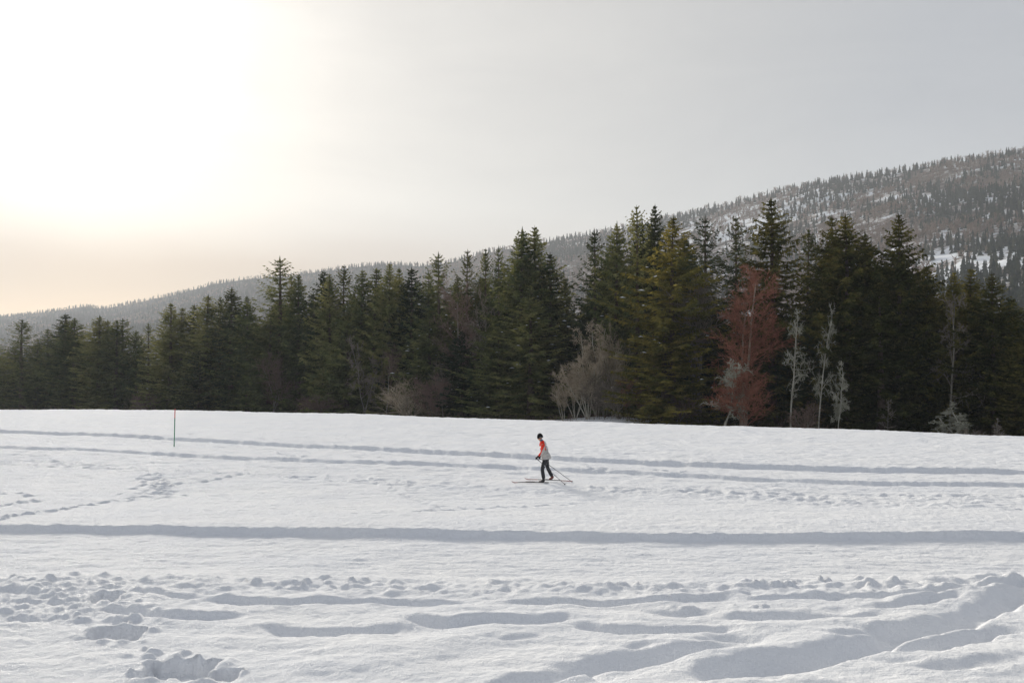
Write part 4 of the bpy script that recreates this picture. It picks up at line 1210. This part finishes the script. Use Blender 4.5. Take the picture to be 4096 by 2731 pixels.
# jacket cloth: red panels over chest, shoulder and front of the sleeve
def jacket_material(sleeve):
    m, h, out = new_mat('jacket_sleeve_cloth' if sleeve else 'jacket_cloth')
    t = h.n('ShaderNodeTexCoord'); sp = h.n('ShaderNodeSeparateXYZ'); h.put(sp.inputs[0], t.outputs['Object'])
    x, z = sp.outputs[0], sp.outputs[2]
    zz_ = lambda y: (1375 - y) * U
    xx_ = lambda q: (q - 750) * U
    if sleeve:      # grey wedge behind a line from the armpit to the wrist
        l0 = h.m('ADD', xx_(772), h.m('MULTIPLY', h.m('SUBTRACT', zz_(480), z), (xx_(652) - xx_(772)) / (zz_(480) - zz_(740))))
        f = h.m('LESS_THAN', x, l0)
    else:           # red side panel, bounded behind and below
        l0 = h.m('ADD', xx_(752), h.m('MULTIPLY', h.m('SUBTRACT', zz_(365), z), (xx_(806) - xx_(752)) / (zz_(365) - zz_(590))))
        f = h.m('MULTIPLY', h.m('LESS_THAN', x, l0), h.m('GREATER_THAN', z, zz_(598)))
    n = h.noise(t.outputs['Object'], 14.0, 3.0)
    red = h.ramp(n, [(0.3, (0.70, 0.030, 0.012)), (0.7, (0.82, 0.042, 0.018))])
    grey = h.ramp(n, [(0.3, (0.47, 0.45, 0.425)), (0.7, (0.56, 0.54, 0.51))])
    princ(h, out, h.mix(f, grey, red), 0.6, 0.25)
    return m
M_JK, M_SL = jacket_material(False), jacket_material(True)

# body: one continuous surface from head to toes
sk = Skel()
p0 = sk.add(pel, (0.10, 0.085)); p1 = sk.add(waist, (0.095, 0.075), p0); p2 = sk.add(chest, (0.10, 0.08), p1); p3 = sk.add(upc, (0.055, 0.05), p2)
p4 = sk.add(neckb, 0.055, p3); p5 = sk.add(neckt, 0.055, p4); p6 = sk.add(headc, (0.075, 0.088), p5); p7 = sk.add(headt, (0.072, 0.085), p6)
sk.chain(p6, [(SK(612, 318), 0.022), (SK(598, 325), 0.012)])            # nose
sk.chain(p6, [(SK(628, 362), 0.034)])                                   # jaw and chin
for (sh, el, wr, hd, sd) in ((shL, elL, wrL, hdL, -1), (shR, elR, wrR, hdR, 1)):
    a = sk.chain(p3, [(sh, 0.036), (sh.lerp(el, 0.5), 0.040), (el, 0.040), (el.lerp(wr, 0.4), 0.038), (wr, 0.026)])
    hand_chains(sk, a, wr, hd, 0.036, 0.009, sd)
for (hp, kn, an, toe, heel) in ((hipL, knL, anL, toeL, heelL), (hipR, knR, anR, toeR, heelR)):
    a = sk.chain(p0, [(hp, 0.075), (hp.lerp(kn, 0.5), 0.068), (kn, 0.052), (kn.lerp(an, 0.4), 0.052), (an, 0.036)])
    sk.chain(a, [(heel.lerp(toe, 0.35), 0.034), (toe.lerp(heel, 0.1), 0.024)])
skin('body', sk.v, sk.e, sk.r, p0, M_SKIN, person)

# jacket torso
sk = Skel()
a = sk.add(SK(786, 715), (0.165, 0.145))
sk.chain(a, [(SK(792, 762), (0.160, 0.145))])
sk.chain(a, [(SK(774, 665), (0.165, 0.140)), (SK(762, 600), (0.172, 0.145)), (SK(744, 500), (0.185, 0.150)), (SK(724, 430), (0.145, 0.125)), (SK(698, 392), (0.080, 0.072))])
sk.chain(5, [(shL, 0.098)]); sk.chain(5, [(shR, 0.098)])
skin('jacket', sk.v, sk.e, sk.r, 0, M_JK, person)
for (sh, el, wr) in ((shL, elL, wrL), (shR, elR, wrR)):
    sk = Skel(); a = sk.add(sh + Vector((0.0, 0, 0.01)), 0.082)
    sk.chain(a, [(sh.lerp(el, 0.5), 0.076), (el, 0.068), (el.lerp(wr, 0.5), 0.056), (wr, 0.042)])
    skin('sleeve', sk.v, sk.e, sk.r, 0, M_SL, person)
# waist bag behind the hip, with its strap
sk = Skel(); a = sk.add(SK(868, 740), (0.10, 0.075)); sk.chain(a, [(SK(905, 812), (0.10, 0.062))]); sk.chain(a, [(SK(842, 668), (0.10, 0.05))])
bag = skin('waist_bag', sk.v, sk.e, sk.r, 0, M_GREYJ, person)
sk = Skel(); a = sk.add(SK(866, 640, -0.10), 0.006); sk.chain(a, [(SK(830, 672, -0.142), 0.006), (SK(770, 712, -0.155), 0.006)])
skin('strap', sk.v, sk.e, sk.r, 0, M_BLACK, bag, 1)
# trousers
sk = Skel(); a = sk.add(SK(800, 822), (0.115, 0.100))
for (hp, kn, an) in ((hipL, knL, anL), (hipR, knR, anR)):
    dn = (an - kn).normalized()
    sk.chain(a, [(hp, 0.100), (hp.lerp(kn, 0.5), 0.092), (kn - (kn - hp).normalized() * 0.03, 0.070), (kn + dn * 0.05, 0.066), (kn.lerp(an, 0.55), 0.070), (an + dn * 0.035, 0.066)])
skin('trousers', sk.v, sk.e, sk.r, 0, M_TROUS, person)
# boots
for (an, toe, heel, mt) in ((anL, toeL, heelL, M_BOOT), (anR, toeR, heelR, M_BOOTR)):
    sk = Skel(); a = sk.add(an, 0.052)
    b = sk.chain(a, [(an.lerp(heel, 0.7) + (toe - heel) * 0.15, 0.048)])
    sk.chain(b, [(heel, 0.036)])
    sk.chain(b, [(heel.lerp(toe, 0.6), 0.040), (toe, 0.028)])
    bt = skin('boot', sk.v, sk.e, sk.r, 0, mt, person)
    if mt is M_BOOT:
        sk = Skel(); a = sk.add(heel.lerp(toe, 0.72) + Vector((0, 0, 0.004)), 0.040); sk.chain(a, [(toe + Vector((-0.004, 0, 0.002)), 0.031)])
        skin('toe_cap', sk.v, sk.e, sk.r, 0, M_BOOTR, bt, 1)
# gloves
for (wr, hd, sd) in ((wrL, hdL, -1), (wrR, hdR, 1)):
    sk = Skel(); a = sk.add(wr - (hd - wr) * 0.25, 0.046)
    a = sk.add(wr + (hd - wr) * 0.3, 0.046, a)
    hand_chains(sk, a, wr, hd, 0.058, 0.0150, sd)
    skin('glove', sk.v, sk.e, sk.r, 0, M_GLOVE, person, 1)
# neck gaiter
sk = Skel(); a = sk.add(SK(700, 388), (0.078, 0.072)); sk.chain(a, [(SK(690, 362), (0.070, 0.070)), (SK(706, 335), (0.060, 0.06))])
skin('neck_scarf', sk.v, sk.e, sk.r, 0, M_BLUE, person)
# beanie: shaped dome with a folded brim
def beanie():
    bm = bmesh.new()
    bmesh.ops.create_uvsphere(bm, u_segments=24, v_segments=14, radius=1.0)
    for v in bm.verts:
        x, y, z = v.co
        if z < -0.25: z = -0.25 - (z + 0.25) * 0.02
        rr = 1.0 + (0.05 if -0.3 < z < 0.1 else 0)
        v.co = Vector((x * 0.101 * rr, y * 0.094 * rr, z * (0.115 if z > 0 else 0.20)))
        if x < 0 and v.co.z < 0: v.co.z -= 0.006
    me = bpy.data.meshes.new('beanie'); bm.to_mesh(me); bm.free()
    for p in me.polygons: p.use_smooth = True
    me.materials.append(M_BLACK)
    o = link('beanie', me, person); o.location = SK(664, 277); o.rotation_euler = (0, R_(-7), 0)
    return o
hat = beanie()
# small white print on its side, too small to read
bm = bmesh.new()
for i in range(6):
    mt = Matrix.Translation((-0.012 + i * 0.011, -0.0985 + 0.00035 * (i - 1) ** 2, -0.028)) @ Matrix.Diagonal((0.007, 0.004, 0.013 if i in (0, 3) else 0.009, 1))
    bmesh.ops.create_cube(bm, size=1.0, matrix=mt)
me = bpy.data.meshes.new('hat_print'); bm.to_mesh(me); bm.free(); me.materials.append(M_WHITE)
link('hat_print', me, hat)
# sunglasses: curved lens band and temples
bm = bmesh.new(); n = 10; ring = []
for i in range(n + 1):
    a = math.pi * (0.5 + i / n) ; x = math.cos(a) * 0.088; y = math.sin(a) * -0.082
    ring.append((bm.verts.new((x, y, 0.018)), bm.verts.new((x * 1.0, y, -0.020 if 0.15 < i / n < 0.85 else -0.004)), bm.verts.new((x * 1.06, y * 1.06, 0.016)), bm.verts.new((x * 1.06, y * 1.06, -0.018 if 0.15 < i / n < 0.85 else -0.003))))
for A, B in zip(ring[:-1], ring[1:]):
    for k in ((0, 1), (1, 3), (3, 2), (2, 0)): bm.faces.new((A[k[0]], A[k[1]], B[k[1]], B[k[0]]))
bmesh.ops.recalc_face_normals(bm, faces=bm.faces)
me = bpy.data.meshes.new('sunglasses'); bm.to_mesh(me); bm.free(); me.materials.append(M_LENS)
o = link('sunglasses', me, person); o.location = SK(662, 316)
# ear and mouth
sk = Skel(); a = sk.add(SK(672, 330, -0.080), (0.010, 0.018)); sk.chain(a, [(SK(674, 318, -0.082), (0.010, 0.014))])
skin('ear', sk.v, sk.e, sk.r, 0, M_SKIN, person, 1)
sk = Skel(); a = sk.add(SK(606, 352, -0.016), 0.005); sk.chain(a, [(SK(603, 351, 0.016), 0.005)])
skin('mouth', sk.v, sk.e, sk.r, 0, plain('lips', (0.36, 0.12, 0.09)), person, 1)

# skis: slim cambered planks with an upturned tip
def ski(tail, tip, zc, label, col_mid):
    """tail, tip as (dx, dy) from the skier's base"""
    A = Vector((tail[0], tail[1], 0)); B = Vector((tip[0], tip[1], 0)); L = (B - A).length
    root = empty('ski', (kx + A.x, ky + A.y, 0))
    ax = (B - A).normalized(); root.rotation_euler = (0, 0, math.atan2(ax.y, ax.x))
    def plank(name, s0, s1, mat):
        V = []; F = []; n = 22
        for i in range(n + 1):
            s = s0 + (s1 - s0) * i / n; w = 0.024 * min(1, 0.75 + 4 * s) * (1 if s < 0.9 else max(0.25, 1 - (s - 0.9) * 7))
            q = A.lerp(B, s)
            z = ground_z(kx + q.x, ky + q.y) * 0 + kz + 0.012 + zc + 0.018 * math.sin(math.pi * s) + (0.045 * ((s - 0.9) / 0.1) ** 2 if s > 0.9 else 0)
            for yy_, z_ in ((-w, 0), (w, 0), (w, 0.022), (-w, 0.022)): V.append((s * L, yy_, z + z_))
        for i in range(n):
            for k in range(4): F.append((i * 4 + k, i * 4 + (k + 1) % 4, i * 4 + 4 + (k + 1) % 4, i * 4 + 4 + k))
        F.append((0, 3, 2, 1)); F.append((n * 4, n * 4 + 1, n * 4 + 2, n * 4 + 3))
        return link(name, mesh_np(name, np.array(V), np.array(F), [mat]), root)
    plank('tail_section', 0.0, col_mid[0], M_SKIRED if col_mid[2] else M_SKIBLK)
    plank('middle_section', col_mid[0] + 0.001, col_mid[1], M_SKIBLK)
    plank('tip_section', col_mid[1] + 0.001, 1.0, M_SKIRED)
    bx = (0.5 * L)
    V = [(bx + x, y, kz + zc + 0.04 + z) for x in (-0.16, 0.16) for y in (-0.026, 0.026) for z in (0.014, 0.024)]
    F = [(0, 1, 3, 2), (4, 6, 7, 5), (0, 4, 5, 1), (2, 3, 7, 6), (0, 2, 6, 4), (1, 5, 7, 3)]
    link('binding', mesh_np('binding', np.array(V), np.array(F), [M_SKIBLK]), root)
    tag(root, label, 'ski', 'skis of the skier')
    return root
ski(((870 - 750) * U, -0.12), ((120 - 750) * U - 0.2, -0.12), 0.0, 'ski nearer the camera under the front boot, black with red tip', (0.08, 0.84, False))
ski(((1440 - 750) * U, 0.02), ((300 - 750) * U, 0.62), 0.03, 'ski farther from the camera under the raised rear boot, red ends', (0.24, 0.72, True))

# poles
def ski_pole(p_hand, p_tip, label, silver):
    b = Vector((kx, ky, kz)); A = b + p_hand; B = b + p_tip
    root = empty('ski_pole', B)
    dv = A - B; L = dv.length
    root.rotation_euler = dv.to_track_quat('Z', 'Y').to_euler()
    lathe('shaft', [(0, 0.0), (0.004, 0.0), (0.0085, 0.04), (0.0095, L - 0.12), (0.0, L - 0.12)], M_SHAFT, root, 8)
    lathe('grip', [(0, L - 0.119), (0.013, L - 0.119), (0.015, L - 0.05), (0.017, L + 0.03), (0.012, L + 0.055), (0, L + 0.058)], M_GLOVE, root, 8)
    lathe('basket', [(0.01, 0.05), (0.035, 0.055), (0.037, 0.065), (0.01, 0.085)], M_GLOVE, root, 10)
    if silver: lathe('shaft_band', [(0.0105, L * 0.69), (0.0105, L * 0.735)], M_SILVER, root, 8); lathe('shaft_band', [(0.0105, L * 0.40), (0.0105, L * 0.47)], M_SILVER, root, 8)
    tag(root, label, 'ski pole', 'poles of the skier')
ski_pole(hdL + Vector((-0.01, 0, 0.0)), Vector(((1270 - 750) * U, -0.55, -0.03)), 'ski pole in the near hand, slanting back across the trousers', True)
ski_pole(hdR + Vector((-0.01, 0, 0.0)), Vector(((1475 - 750) * U, 0.22, -0.02)), 'ski pole in the far hand, coming out behind the legs', False)
